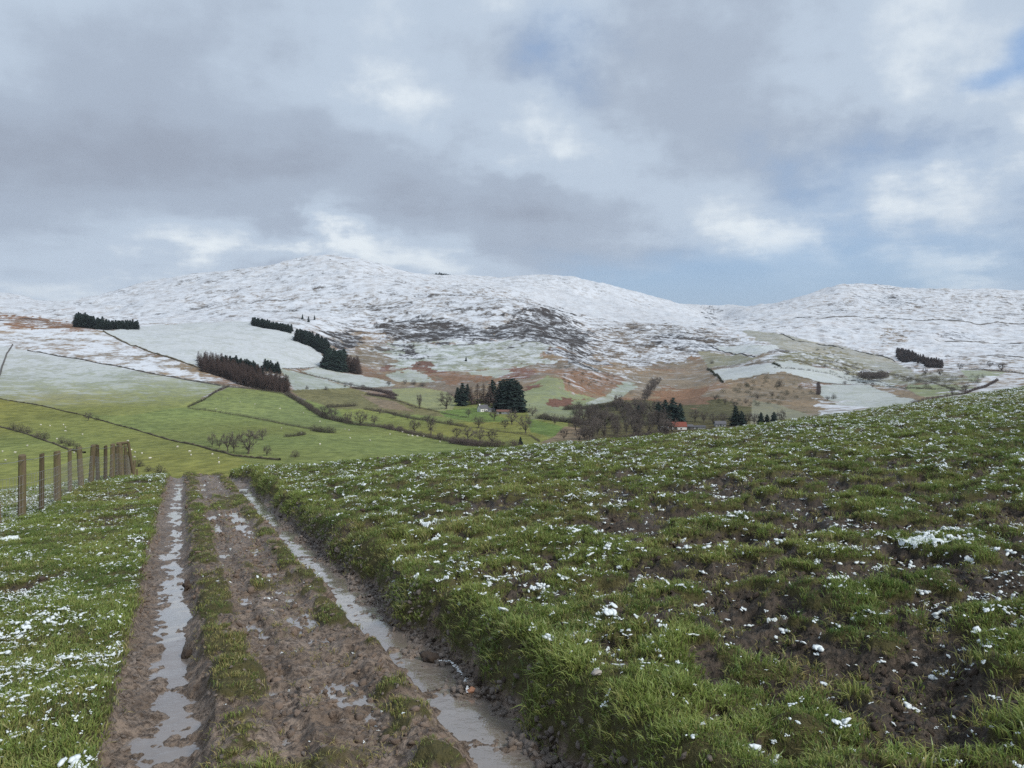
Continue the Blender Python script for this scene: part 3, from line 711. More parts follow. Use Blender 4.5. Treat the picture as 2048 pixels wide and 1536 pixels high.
def tuft(seed, n, length, spread, width, lean):
    r = random.Random(seed); V = []; Fc = []; up = []; rn = []
    for i in range(n):
        a = r.uniform(0, 6.283); rad = spread * math.sqrt(r.random())
        bx, by = rad * math.cos(a), rad * math.sin(a)
        L = length * r.uniform(.45, 1.1); da = a + r.gauss(0, 1.1); ln = lean * r.uniform(.3, 1.25)
        dx, dy = math.cos(da), math.sin(da); sx, sy = -dy, dx
        fa = r.uniform(0, 3.14); sx, sy = math.cos(fa), math.sin(fa)
        w = width * r.uniform(.7, 1.3); rv = r.random(); k = len(V)
        for tt, ww in ((0, .8), (.5, 1.0), (1.0, 0)):
            o = ln * L * tt * tt; z = L * tt * (1 - .35 * ln * tt)
            p = (bx + dx * o, by + dy * o, z - .012 * (tt == 0))
            if ww:
                V += [(p[0] - sx * w * ww / 2, p[1] - sy * w * ww / 2, p[2]), (p[0] + sx * w * ww / 2, p[1] + sy * w * ww / 2, p[2])]
                up += [tt, tt]; rn += [rv, rv]
            else: V.append(p); up.append(tt); rn.append(rv)
        Fc += [(k, k + 1, k + 3, k + 2), (k + 2, k + 3, k + 4)]
    me = mesh_of('tuft', V, Fc, M_GRASS)
    attr(me, 'up', 'FLOAT', np.array(up, np.float32)); attr(me, 'rnd', 'FLOAT', np.array(rn, np.float32))
    return me
RNG = np.random.default_rng(7)
def sample_ground(dens, d0, d1, umax=.74):
    """random spots of the near ground; dens(d) spots per square metre"""
    dd = np.linspace(d0, d1, 400); pdf = np.array([dens(v) for v in dd]) * dd
    cdf = np.concatenate([[0], np.cumsum((pdf[1:] + pdf[:-1]) / 2 * np.diff(dd))])
    n = int(cdf[-1] * 2 * umax); m = int(cdf[-1] * .9 * .45)          # thinner beside the view
    d = np.interp(RNG.random(n + m) * cdf[-1], cdf, dd)
    u = np.concatenate([RNG.uniform(-umax, umax, n), RNG.uniform(umax, umax + .45, m) * np.sign(RNG.random(m) - .5)])
    return u * d, d
def build_grass():
    short = [tuft(10 + i, 17, .036, .045, .0040, 1.0) for i in range(4)]
    long_ = [tuft(30 + i, 20, .052, .045, .0038, 1.15) for i in range(3)]
    rosy = [tuft(50 + i, 9, .040, .030, .0045, 1.5) for i in range(2)]
    def dens(d): return np.interp(d, [1.5, 5, 8, 12, 20, 35, 60], [1100, 1000, 640, 400, 190, 90, 45])
    X, Y = sample_ground(dens, 1.6, 58)
    g = grass_mask(X, Y)
    s, w = sw(X, Y); ww = warp(s, w)
    ontr = (ww > -.95) & (ww < 1.0)
    keep = RNG.random(len(X)) < np.maximum(np.clip(g * 1.15 - .08, 0, 1) * np.where(ontr, .5, 1.0), np.where(ontr, .04, .10) * (np.abs(ww) > -1) * ((ww > 1.08) | (np.abs(ww) < .5) | (ww < -1.05)))
    X, Y, g, s, w, ww, ontr = [a[keep] for a in (X, Y, g, s, w, ww, ontr)]
    Z = fg_z(X, Y, g)
    n = len(X)
    clump = fbm(X, Y, .30, 2, 301); big = fbm(X, Y, 1.6, 3, 303)
    bankp = np.exp(-((ww - 1.22) / .20) ** 2)
    lg = (RNG.random(n) < np.clip(.06 + .55 * bankp * sstep(clump, -.4, .3) + .55 * sstep(clump, .45, .8) * (w > 1.2), 0, 1)) & ~ontr
    idx = np.where(lg, 4 + RNG.integers(0, 3, n), np.where(g < .6, 7 + RNG.integers(0, 2, n), RNG.integers(0, 4, n)))
    k = np.interp(Y, [2, 6, 12, 25, 50], [1.0, 1.0, 1.25, 1.75, 2.5])
    sc = k * RNG.uniform(.75, 1.3, n) * (1 + .25 * clump) * np.where(ontr, .8, 1.0)
    sc3 = np.stack([sc, sc, sc * np.interp(Y, [2, 10, 40], [1, .92, .62])], 1)
    rot = np.stack([RNG.normal(0, .16, n), RNG.normal(0, .16, n), RNG.uniform(0, 6.283, n)], 1)
    # blades on the bank edge hang over the ditch
    lean = bankp * sstep(ww, 1.32, 1.08) * .6
    rot[:, 2] = np.where(lean > .15, TA * -1 + RNG.normal(0, .8, n), rot[:, 2])
    rot[:, 1] -= lean
    tint = np.clip(.46 + .30 * big + .28 * clump + RNG.normal(0, .24, n) + .10 * bankp, 0, 1)
    dry = np.clip(.12 + RNG.normal(0, .10, n) + .22 * fbm(X, Y, .8, 3, 307) + .18 * fbm(X, Y, 4.5, 2, 309) + .42 * (1 - g) + .22 * ontr + .10 * sstep(Y, 18, 35), 0, .85)
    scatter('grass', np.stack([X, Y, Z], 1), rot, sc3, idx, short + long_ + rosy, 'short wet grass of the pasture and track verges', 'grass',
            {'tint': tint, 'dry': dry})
build_grass()

def lump(seed, flat, rough, mat, sub=2, n=1):
    bm = bmesh.new(); bmesh.ops.create_icosphere(bm, subdivisions=sub, radius=1.0)
    V = np.array([v.co[:] for v in bm.verts])
    r = np.random.default_rng(seed); off = r.uniform(-50, 50, 3)
    f = 1 + rough * (fbm(V[:, 0] * 1.3 + off[0] + V[:, 2], V[:, 1] * 1.3 + off[1] - V[:, 2] * .7, .8, 3, seed))
    V = V * f[:, None] * np.array([1.0, r.uniform(.5, .95), flat])
    for v, c in zip(bm.verts, V): v.co = c
    me = bpy.data.meshes.new('lump'); bm.to_mesh(me); bm.free()
    me.materials.append(mat); me.polygons.foreach_set('use_smooth', [True] * len(me.polygons))
    return me
def snow_material():
    t = new_mat('wet_snow')
    P = t.node('ShaderNodeNewGeometry').outputs['Position']
    n = t.noise(P, 60, 4, .6)
    bump = t.node('ShaderNodeBump', {'Strength': .5, 'Distance': .01, 'Height': n})
    return principled(t, t.mix(n, (.62, .69, .70), (.84, .875, .88)), .55, .3, bump.outputs[0], Subsurface_Weight=.0)
M_SNOW = snow_material()
def cluster(seed):
    """a few melting crumbs lying together, about unit radius"""
    r = np.random.default_rng(seed); V = []; Fc = []; k = 0
    for i in range(7):
        bm = bmesh.new(); bmesh.ops.create_icosphere(bm, subdivisions=1, radius=1.0)
        P = np.array([v.co[:] for v in bm.verts]); Fs = [tuple(v.index for v in f.verts) for f in bm.faces]; bm.free()
        rad = r.uniform(.16, .5) * (1.2 if i == 0 else 1)
        P = P * (1 + r.normal(0, .16, (len(P), 1))) * np.array([rad, rad * r.uniform(.5, 1), rad * r.uniform(.3, .6)])
        o = r.normal(0, .45, 2) * (0 if i == 0 else 1)
        V.append(P + np.array([o[0], o[1], 0])); Fc += [tuple(j + k for j in f) for f in Fs]; k += len(P)
    return mesh_of('crumbs', np.concatenate(V), Fc, M_SNOW, True)
def build_snow():
    ms = [cluster(400 + i) for i in range(8)]
    def dens(d): return np.interp(d, [1.5, 6, 12, 20, 35, 60], [1500, 1100, 480, 230, 110, 60])
    X, Y = sample_ground(dens, 1.8, 58)
    s, w = sw(X, Y); ww = warp(s, w)
    g = grass_mask(X, Y)
    left = w < -1.0
    cl = fbm(X, Y, .55, 3, 411); cb = fbm(X, Y, 3.2, 3, 413); cs = fbm(X, Y, .16, 2, 415)
    pl = np.clip(.42 * sstep(cl + .6 * cb + .7 * cs, -.25, .85) + .07, 0, 1)
    pl = np.where((s > 12) & (s < 24), pl * .55, pl)
    pl = np.where(w < -3.0, np.clip(pl * 2.2 + .25, 0, 1), pl)
    pr = .05 + .28 * sstep(cl + .8 * cs + .4 * cb, .40, 1.05)
    pr = pr + sstep(Y, 11, 20) * .36 * sstep(cs + .6 * cb, -.4, .6) + .40 * sstep(Y, 22, 34)
    pr = pr * np.where(np.abs(ww - 1.2) < .18, .35, 1)
    p = np.where(left, pl, np.where(ww > 1.12, pr, np.where((ww > -.5) & (ww < .6), .004, 0)))
    keep = RNG.random(len(X)) < p
    X, Y, g, left, w, cl = [a[keep] for a in (X, Y, g, left, w, cl)]
    n = len(X)
    size = np.exp(RNG.normal(math.log(.0095), .5, n)) * np.where(left, 1.0, 1.5)
    size = size * np.interp(Y, [3, 10, 20, 40], [1, 1.25, 1.8, 2.6]) * (1 + .3 * np.clip(cl, 0, 1))
    size = np.clip(size, .003, .055)
    Z = fg_z(X, Y, g) + np.where(g > .4, RNG.uniform(.010, .034, n), .003) + size * .12
    rot = np.stack([RNG.normal(0, .35, n), RNG.normal(0, .35, n), RNG.uniform(0, 6.283, n)], 1)
    sc = np.stack([size, size, size * RNG.uniform(.6, 1.2, n)], 1)
    scatter('snow_crumbs', np.stack([X, Y, Z], 1), rot, sc, RNG.integers(0, 8, n), ms, 'scattered white crumbs of melting snow lying in the grass', 'snow')
build_snow()
# ------------------------------------------------------------------ trees, hedges, walls, buildings, fence, sheep
def simple_mat(name, col, rough=.9, spec=.15, var=.35, scale=2.0, coord='pos', bump=0.0):
    t = new_mat(name)
    P = t.node('ShaderNodeNewGeometry').outputs['Position'] if coord == 'pos' else t.node('ShaderNodeTexCoord').outputs['Object']
    n = t.noise(P, scale, 4, .6)
    r = t.node('ShaderNodeObjectInfo').outputs['Random']
    k = t.m('ADD', t.m('MULTIPLY', t.m('SUBTRACT', n, .5), 2 * var), t.m('ADD', .78, t.m('MULTIPLY', r, .48)))
    c = t.vm('SCALE', tuple(col), k)
    bp = t.node('ShaderNodeBump', {'Strength': .6, 'Distance': bump, 'Height': n}).outputs[0] if bump else None
    return principled(t, c, rough, spec, bp)
M_BARK = simple_mat('bare_twigs', (.118, .100, .088)); M_TRUNK = simple_mat('bark', (.085, .074, .062))
M_LARCH = simple_mat('larch_twigs', (.090, .064, .055)); M_FIR = simple_mat('fir_needles', (.024, .040, .034), var=.4)
M_HEDGE = simple_mat('hedge_twigs', (.090, .080, .062)); M_HEDGE2 = simple_mat('hawthorn_twigs', (.100, .078, .072))
M_GORSE = simple_mat('gorse', (.040, .046, .026)); M_IVY = simple_mat('ivy_leaves', (.055, .070, .035))
M_STONEWALL = simple_mat('field_stone', (.120, .112, .104), scale=.8)

class MB:
    def __init__(s): s.V = []; s.F = []
    def tube(s, p, q, r0, r1, n=3):
        p = np.array(p, float); q = np.array(q, float); d = q - p; L = np.linalg.norm(d)
        if L < 1e-6: return
        d /= L; a = np.cross(d, (0, 0, 1) if abs(d[2]) < .9 else (1, 0, 0)); a /= np.linalg.norm(a); b = np.cross(d, a)
        k = len(s.V)
        for i in range(n):
            c, sn = math.cos(6.2832 * i / n), math.sin(6.2832 * i / n)
            s.V.append(p + (a * c + b * sn) * r0); s.V.append(q + (a * c + b * sn) * r1)
        for i in range(n):
            j = (i + 1) % n; s.F.append((k + 2 * i, k + 2 * j, k + 2 * j + 1, k + 2 * i + 1))
    def tri(s, a, b, c): k = len(s.V); s.V += [a, b, c]; s.F.append((k, k + 1, k + 2))
    def quad(s, a, b, c, d): k = len(s.V); s.V += [a, b, c, d]; s.F.append((k, k + 1, k + 2, k + 3))
    def box(s, x0, x1, y0, y1, z0, z1):
        k = len(s.V)
        s.V += [(x, y, z) for z in (z0, z1) for x, y in ((x0, y0), (x1, y0), (x1, y1), (x0, y1))]
        s.F += [(k + 3, k + 2, k + 1, k), (k + 4, k + 5, k + 6, k + 7)] + [(k + i, k + (i + 1) % 4, k + 4 + (i + 1) % 4, k + 4 + i) for i in range(4)]
    def mesh(s, name, mat, smooth=False): return mesh_of(name, s.V, s.F, mat, smooth)
def bare_tree(seed, wide=1.0, mat=None):
    """unit-height leafless tree: (trunk mesh, crown mesh)"""
    r = random.Random(seed); T = MB(); K = MB()
    th = r.uniform(.13, .22); cz = .58; rx = .40 * wide; rz = .42
    lean = np.array([r.uniform(-.03, .03), r.uniform(-.03, .03), 0])
    T.tube((0, 0, -.03), lean + (0, 0, th), .034, .026, 6)
    def inside():
        v = np.array([r.gauss(0, 1), r.gauss(0, 1), r.gauss(0, 1)]); v /= np.linalg.norm(v)
        f = r.random() ** .33; lump = 1 + .18 * math.sin(3 * math.atan2(v[1], v[0]) + seed) + .12 * math.sin(5 * v[2] + seed)
        return np.array([v[0] * rx, v[1] * rx, v[2] * rz]) * f * lump + np.array([0, 0, cz])
    ends = []
    for i in range(9):
        a = 6.283 * (i + r.random()) / 9; e = np.array([math.cos(a) * rx * .55, math.sin(a) * rx * .55, cz + r.uniform(-.18, .25)])
        p = lean + np.array([0, 0, th * r.uniform(.8, 1)]); m = (p + e) / 2 + np.array([r.gauss(0, .03), r.gauss(0, .03), -.02])
        T.tube(p, m, .014, .010, 4); T.tube(m, e, .010, .006, 4); ends += [m, e]
    T.tube(lean + (0, 0, th), lean * 2 + (0, 0, .62), .024, .010, 5); ends += [lean * 2 + (0, 0, .6), lean * 1.5 + (0, 0, .4)]
    E = np.array(ends); nodes = []
    for i in range(110):
        q = inside(); b = E[np.argmin(((E - q) ** 2).sum(1))]
        K.tube(b + (q - b) * r.uniform(0, .4), q, .0050, .0022, 3); nodes.append((b, q))
    for i in range(1500):
        b, q = r.choice(nodes); o = b + (q - b) * r.uniform(.35, 1.05) + np.array([r.gauss(0, .02), r.gauss(0, .02), r.gauss(0, .02)])
        e = (q - np.array([0, 0, .3])); e = e / (np.linalg.norm(e) + 1e-6) + np.array([r.gauss(0, .7), r.gauss(0, .7), r.gauss(.2, .6)]); e *= r.uniform(.04, .10) / np.linalg.norm(e)
        sd = np.array([r.gauss(0, 1), r.gauss(0, 1), r.gauss(0, 1)]); sd *= .0055 / np.linalg.norm(sd)
        K.tri(o - sd, o + sd, o + e)
    V = np.array(K.V); k = 1.0 / V[:, 2].max()
    K.V = list(V * k); T.V = list(np.array(T.V) * k)
    return T.mesh('trunk', M_TRUNK), K.mesh('crown', mat or M_BARK)
def conifer(seed, base=.26, mat=None, thin=False):
    r = random.Random(seed); T = MB(); K = MB()
    T.tube((0, 0, -.02), (0, 0, .97), .018, .003, 5)
    nl = 17
    for i in range(nl):
        f = i / (nl - 1); z = .07 + .90 * f; rad = base * (1 - f ** 1.5) ** .8 * r.uniform(.8, 1.12) + .012
        nb = (11 if not thin else 10) - int(4 * f)
        for j in range(nb):
            a = 6.283 * (j + r.random()) / nb; R1 = rad * r.uniform(.65, 1.15); dz = -R1 * r.uniform(.1, .55)
            c, s = math.cos(a), math.sin(a); wv = R1 * (.42 if not thin else .10)
            p0 = np.array([0, 0, z + .02]); p1 = np.array([c * R1 * .6 - s * wv, s * R1 * .6 + c * wv, z + dz * .4])
            p2 = np.array([c * R1, s * R1, z + dz]); p3 = np.array([c * R1 * .6 + s * wv, s * R1 * .6 - c * wv, z + dz * .5])
            K.quad(p0, p1, p2, p3)
            if not thin:
                for _ in range(2):
                    o = p0 + (p2 - p0) * r.uniform(.4, 1); K.tri(o + np.array([0, 0, .02]), o + np.array([r.gauss(0, .03), r.gauss(0, .03), -.05]), o + np.array([r.gauss(0, .04), r.gauss(0, .04), .0]))
            else:
                for _ in range(12):
                    o = p0 + (p2 - p0) * r.uniform(.3, 1); e = np.array([r.gauss(0, .03), r.gauss(0, .03), r.gauss(-.01, .02)])
                    K.tri(o + np.array([0, 0, .004]), o - np.array([0, 0, .004]), o + e)
    return T.mesh('trunk', M_TRUNK), K.mesh('crown', mat or M_FIR)
def shrub(seed, mat):
    """unit bush: stems + a rounded haze of twigs"""
    r = random.Random(seed); T = MB(); K = MB()
    for i in range(7):
        a = r.uniform(0, 6.283); d = np.array([math.cos(a) * .35, math.sin(a) * .35, .8]) * r.uniform(.6, 1)
        T.tube((0, 0, -.05), d * .75, .03, .012, 3)
    for i in range(420):
        v = np.array([r.gauss(0, 1), r.gauss(0, 1), abs(r.gauss(0, 1))]); v /= np.linalg.norm(v)
        f = r.random() ** .45; o = v * f * np.array([.52, .52, .92]) + np.array([0, 0, .04]); o[2] = max(o[2], .02)
        e = v * .5 + np.array([r.gauss(0, .6), r.gauss(0, .6), r.gauss(.3, .5)]); e *= .13 / np.linalg.norm(e)
        sd = np.array([r.gauss(0, 1), r.gauss(0, 1), r.gauss(0, 1)]); sd *= .022 / np.linalg.norm(sd)
        K.tri(o - sd, o + sd, o + e)
    return T.mesh('stems', M_TRUNK), K.mesh('crown', mat)
KINDS = {'oak': [bare_tree(1, 1.0), bare_tree(2, 1.15), bare_tree(3, .9), bare_tree(4, 1.05)], 'tall': [bare_tree(5, .6), bare_tree(6, .7)],
         'fir': [conifer(11, .27), conifer(12, .24), conifer(13, .31)], 'larch': [conifer(21, .24, M_LARCH, True), conifer(22, .26, M_LARCH, True)],
         'bush': [shrub(31, M_HEDGE), shrub(32, M_HEDGE2), shrub(33, M_HEDGE)], 'gorse': [shrub(35, M_GORSE)], 'ivy': [shrub(36, M_IVY)]}
TR = random.Random(99)
def plant(kd, px, py, hpx, label, group=None, wide=1.0, name=None, p=None):
    p = at(px, py) if p is None else p
    h = hpx * p[1] / F * (1.12 if kd in ('oak', 'tall') else 1.0)
    tm, cm = TR.choice(KINDS[kd])
    nm = name or {'oak': 'bare_tree', 'tall': 'bare_tree', 'fir': 'conifer', 'larch': 'larch_tree', 'bush': 'bush', 'gorse': 'gorse_bush', 'ivy': 'ivy_bush'}[kd]
    e = empty(nm, tuple(p), TR.uniform(0, 6.28), (h * wide, h * wide, h))
    obj('stems' if kd in ('bush', 'gorse', 'ivy') else 'trunk', tm, e); obj('crown', cm, e)
    tag(e, label, {'bush': 'bush', 'gorse': 'bush', 'ivy': 'bush'}.get(kd, 'tree'), group)
    return e
G1 = 'trees of the clump in the lower green field'
for a in [('oak', 424, 898, 28, 'small leafless tree at the left end of the field clump', G1, .8),
          ('oak', 438, 901, 22, 'low thin leafless tree second from left in the field clump', G1, .9),
          ('oak', 456, 907, 40, 'leafless tree in the middle of the field clump', G1, .9),
          ('oak', 468, 910, 38, 'leafless tree touching the largest tree of the field clump', G1, .8),
          ('oak', 496, 913, 50, 'largest widest leafless tree of the field clump', G1, 1.25),
          ('oak', 534, 916, 20, 'low leafless tree at the right foot of the field clump', G1, 1.2),
          ('oak', 525, 883, 24, 'leafless round tree alone behind the field clump', None, 1.2),
          ('bush', 590, 918, 15, 'round reddish bush alone in the green field before the brow', None, 1.3),
          ('oak', 176, 842, 17, 'small leaning tree alone on the hillside field boundary', None, 1.2),
          ('bush', 194, 841, 9, 'tiny bush beside the small leaning hillside tree', None, 1.2)]: plant(*a)
G2 = 'bushes along the lower left field bank'
for i, (x, y, h) in enumerate([(26, 861, 15), (40, 866, 18), (55, 868, 15)]):
    plant('bush', x, y, h, ['left', 'middle', 'right'][i] + ' bush of the dark group of three above the fence', G2, 1.3)
for i, (x, y, h) in enumerate([(75, 876, 14), (90, 879, 17)]):
    plant('bush', x, y, h, ['left', 'right'][i] + ' bush of the pair between the two larger bush groups', G2, 1.2)
for i, (x, y, h) in enumerate([(124, 888, 15), (139, 892, 17), (155, 897, 14)]):
    plant('bush', x, y, h, ['left', 'middle', 'right'][i] + ' bush of the group directly above the fence posts', G2, 1.3)
for i, (x, y, h) in enumerate([(277, 935, 17), (297, 945, 13), (319, 950, 20)]):
    plant('bush', x, y, h, ['leftmost small', 'middle lowest', 'largest rightmost'][i] + ' bush beside the end of the fence', 'bushes beyond the fence end', 1.35)
for i, (kd, x, y, h, wd, lb) in enumerate([
        ('tall', 839, 816, 28, .9, 'slim leafless tree left of the farm in the pale field'),
        ('oak', 892, 818, 34, 1.35, 'broad leafless thicket tree left of the white farmhouse'),
        ('oak', 937, 834, 17, .9, 'small leafless tree on the green slope below the farmhouse'),
        ('oak', 988, 843, 24, 1.0, 'leafless tree below the farm sheds'),
        ('oak', 1010, 860, 20, 1.2, 'low leafless tree between the lane and the sheds'),
        ('oak', 1024, 850, 30, 1.2, 'bushy leafless tree right of the farm sheds'),
        ('oak', 1051, 867, 36, 1.15, 'broad pale leafless tree beside the lane'),
        ('oak', 957, 858, 24, 1.5, 'dense leafless tree at the end of the valley hedge'),
        ('oak', 914, 877, 22, 1.3, 'low leafless tree at the left of the brow thicket'),
        ('oak', 937, 881, 28, 1.3, 'leafless tree left of centre in the brow thicket'),
        ('oak', 960, 884, 30, 1.3, 'tallest leafless tree of the brow thicket'),
        ('oak', 984, 886, 28, 1.2, 'leafless tree at the right of the brow thicket'),
        ('tall', 862, 871, 38, .9, 'tall upright leafless tree standing out of the long valley hedge'),
        ('oak', 829, 867, 26, 1.2, 'conical leafless tree in the long valley hedge'),
        ('oak', 748, 851, 20, 1.2, 'small spreading tree in the long valley hedge'),
        ('oak', 722, 853, 30, 1.2, 'broad leafless tree in the long valley hedge'),
        ('oak', 697, 847, 22, 1.2, 'round leafless tree left of the broad hedge tree'),
        ('oak', 651, 836, 26, 1.5, 'bushy leafless trees where the hedge bends uphill'),
        ('oak', 665, 838, 22, 1.4, 'leafless tree right of the hedge bend'),
        ('oak', 1128, 878, 21, 1.3, 'round leafless tree in the brown rushy corner'),
        ('fir', 1041, 888, 16, 1.4, 'single dark fir just over the brow below the lane'),
        ('oak', 1065, 834, 18, 1.6, 'round bare bush tree right of the tall farm firs'),
        ('oak', 778, 771, 12, 1.3, 'leafless tree on the upper field edge, leftmost of the row'),
        ('bush', 827, 768, 11, 1.2, 'dark bush in the upper field edge row, left of a pair'),
        ('bush', 845, 771, 10, 1.5, 'dark bush in the upper field edge row, right of a pair'),
        ('oak', 810, 768, 10, 1.2, 'pale thin tree in the upper field edge row'),
        ('oak', 690, 778, 11, .9, 'small mushroom shaped tree on the pale field edge'),
        ('bush', 652, 781, 9, 1.2, 'dark bush pair on the pale field edge'),
        ('bush', 614, 779, 8, 1.0, 'small tree at the left of the pale field edge'),
        ('fir', 605, 640, 11, 1.0, 'tiny dark fir on the open moor, left of three'),
        ('fir', 617, 644, 14, 1.0, 'tiny dark fir on the open moor, tallest of three'),
        ('fir', 629, 641, 10, 1.0, 'tiny dark fir on the open moor, right of three'),
        ('oak', 1563, 845, 30, 1.0, 'leafless tree right of the three small dark firs'),
        ('oak', 1390, 842, 26, 1.2, 'greyish leafless tree just right of the red roofed barn'),
        ('oak', 1408, 843, 22, 1.2, 'leafless tree second to the right of the red roofed barn'),
        ('oak', 1427, 845, 22, 1.2, 'leafless tree third to the right of the red roofed barn'),
        ('oak', 1446, 845, 24, 1.2, 'leafless tree left of the large dark rounded fir'),
        ('oak', 1494, 845, 26, 1.2, 'leafless tree between the rounded fir and the small firs'),
        ('oak', 1508, 845, 24, 1.1, 'leafless tree touching the left small fir'),
        ('bush', 1668, 797, 12, 1.0, 'dark round bush at the corner of the snowy right hand field'),
        ('bush', 1424, 728, 8, 1.2, 'lone dark bush on the tan field above the snowy strip'),
        ('bush', 1560, 772, 16, 1.1, 'greenish bush on the brown gorse knoll'),
        ('fir', 932, 722, 9, 1.2, 'lone dark fir on the snow speckled slope'),
        ('oak', 1980, 735, 14, 1.2, 'dark tree at the right among the far snowy fields'),
        ('oak', 2003, 744, 18, 1.2, 'dark tree nearest the right edge in the far valley'),
        ('oak', 1920, 738, 14, 1.2, 'pale leafless tree below the dark far wood'),
        ('oak', 1850, 752, 16, 1.1, 'leafless tree in the far valley below the dark wood'),
        ('oak', 1880, 752, 16, 1.2, 'leafless tree group in the far valley right of centre'),
        ('oak', 1905, 792, 16, 1.1, 'leafless tree behind the brow hedge, left'),
        ('oak', 1930, 786, 16, 1.1, 'leafless tree behind the brow hedge, right')]):
    plant(kd, x, y, h, lb, None, wd)
# firs and larches round the farm
GF = 'tall dark firs behind the farmhouse'
for x, y, h, lb in [(925, 812, 46, 'dark fir left of the farmhouse wood'), (1001, 822, 60, 'left tall dark fir right of the farmhouse'),
                    (1014, 824, 66, 'second tall dark fir from the left, right of the farmhouse'), (1026, 825, 68, 'tallest dark fir right of the farmhouse'),
                    (1037, 825, 60, 'rightmost tall dark fir beside the farmhouse'), (985, 806, 46, 'dark fir standing behind the farm larches'), (1007, 817, 58, 'dark fir behind the left pair of tall firs'), (1020, 818, 60, 'dark fir behind the middle of the tall firs'),
                    (1032, 819, 58, 'dark fir behind the right pair of tall firs'), (915, 806, 30, 'low dark fir at the far left of the farm wood'), (935, 803, 34, 'dark fir between the left fir and the larches')]:
    plant('fir', x, y, h, lb, GF, 1.3)
for i, (x, y, h) in enumerate([(942, 810, 36), (955, 808, 40), (967, 808, 40), (979, 812, 40), (991, 818, 36)]):
    plant('larch', x, y, h, ['leftmost', 'second', 'third', 'fourth', 'rightmost'][i] + ' brown larch behind the white farmhouse', 'brown larches behind the farmhouse', 1.4)
for x, y, h, wd, lb in [(1317, 845, 44, 1.0, 'leftmost dark fir behind the red roofed barn'), (1331, 844, 48, 1.0, 'second dark fir behind the red roofed barn'),
                        (1346, 844, 52, 1.0, 'tallest dark fir behind the red roofed barn'), (1360, 845, 42, 1.0, 'rightmost dark fir behind the red roofed barn'),
                        (1277, 834, 24, 1.0, 'dark fir showing above the valley wood'), (1471, 847, 40, 1.2, 'large dark rounded fir right of the barn'),
                        (1483, 847, 30, 1.1, 'smaller fir leaning on the large rounded fir'), (1522, 846, 26, 1.1, 'left of the three small dark firs'),
                        (1534, 846, 22, 1.1, 'middle shortest of the three small dark firs'), (1548, 846, 27, 1.1, 'right of the three small dark firs')]:
    plant('fir', x, y, h, lb, None, wd * 1.3)
# bare wood on the valley floor: every tree its own
for i in range(50):
    x = TR.uniform(1148, 1345); y = TR.uniform(838, 884); y = min(y, 890 - (x - 1150) * .12)
    plant(TR.choice(['oak', 'oak', 'tall']), x, y, TR.uniform(22, 36), 'grey leafless tree in the valley floor wood left of the red barn', 'trees of the valley floor wood', TR.uniform(1.0, 1.4))
for i in range(18):
    x = TR.uniform(1225, 1325); y = TR.uniform(815, 836)
    plant('oak', x, y, TR.uniform(18, 28), 'grey leafless tree on the upper edge of the valley wood', 'trees on the upper edge of the valley wood', 1.2)
for i in range(12):
    t = i / 11; plant('oak', 1290 + 22 * t + TR.uniform(-5, 5), 806 - 38 * t, TR.uniform(16, 22), 'leafless tree in the gully climbing from the valley wood', 'trees in the gully above the wood', 1.2)

for x, y, h in [(600, 808, 12), (620, 822, 14), (702, 773, 9), (726, 777, 9), (760, 827, 12), (790, 833, 12), (815, 838, 13), (850, 843, 12), (900, 853, 14), (780, 862, 14), (800, 868, 14), (880, 881, 16), (1090, 843, 16), (1110, 848, 16)]:
    plant('oak', x, y, h, 'small bare tree growing in the valley hedges left of the wood', 'small hedgerow trees of the valley', 1.25)
for x, y, h in [(1150, 832, 16), (1180, 826, 15), (1200, 822, 14), (1240, 818, 14), (1210, 850, 18)]:
    plant('ivy', x, y, h, 'dull green bush among the bare trees of the valley wood', 'green bushes in the valley wood', 1.3)
for x, y, h in [(1430, 803, 12), (1450, 808, 12), (1470, 814, 13), (1492, 808, 11), (1515, 800, 10), (1545, 792, 9), (1690, 771, 9), (1745, 774, 9), (1655, 801, 10)]:
    plant('oak', x, y, h, 'small bare thorn tree on the brown knoll slopes at right', 'thorn trees of the right hand knoll', 1.3)

# plantations far off, each one closed mass
def joined(name, label, cat, items, mat):
    """items: (mesh data verts, faces, point, scale xyz, rot)"""
    Vs = []; Fs = []; k = 0
    for V, Fc, p, sc, a in items:
        c, s = math.cos(a), math.sin(a); W = V * sc
        Vs.append(np.stack([W[:, 0] * c - W[:, 1] * s, W[:, 0] * s + W[:, 1] * c, W[:, 2]], 1) + p)
        Fs += [tuple(i + k for i in f) for f in Fc]; k += len(V)
    return mesh_of(name, np.concatenate(Vs), Fs, mat)
def raw(me): return np.array([v.co[:] for v in me.vertices]), [tuple(p.vertices) for p in me.polygons]
RAW = {k: [raw(c) for t, c in v] for k, v in KINDS.items()}
def plantation(label, line, rows, dy, n, h0, h1, kd='fir', name='conifer_plantation', wide=1.4, hl=None, mat=None):
    mat = mat or {'fir': M_FIR, 'larch': M_LARCH, 'oak': M_BARK}[kd]
    items = []
    L = np.array(line, float); tt = np.linspace(0, 1, len(L))
    for r in range(rows):
        for i in range(n):
            t = (i + TR.random()) / n
            x = np.interp(t, tt, L[:, 0]) + TR.uniform(-2, 2); y = np.interp(t, tt, L[:, 1]) + dy * r + TR.uniform(-.6, .6)
            p = at(x, y); h = TR.uniform(h0, h1) * p[1] / F
            if hl: h *= np.interp(t, np.linspace(0, 1, len(hl)), hl)
            V, Fc = TR.choice(RAW[kd]); items.append((V, Fc, p, np.array([h * wide, h * wide, h]), TR.uniform(0, 6.28)))
    o = obj(name, joined(name, label, '', items, mat)); kind(o, 'stuff', label, 'wood')
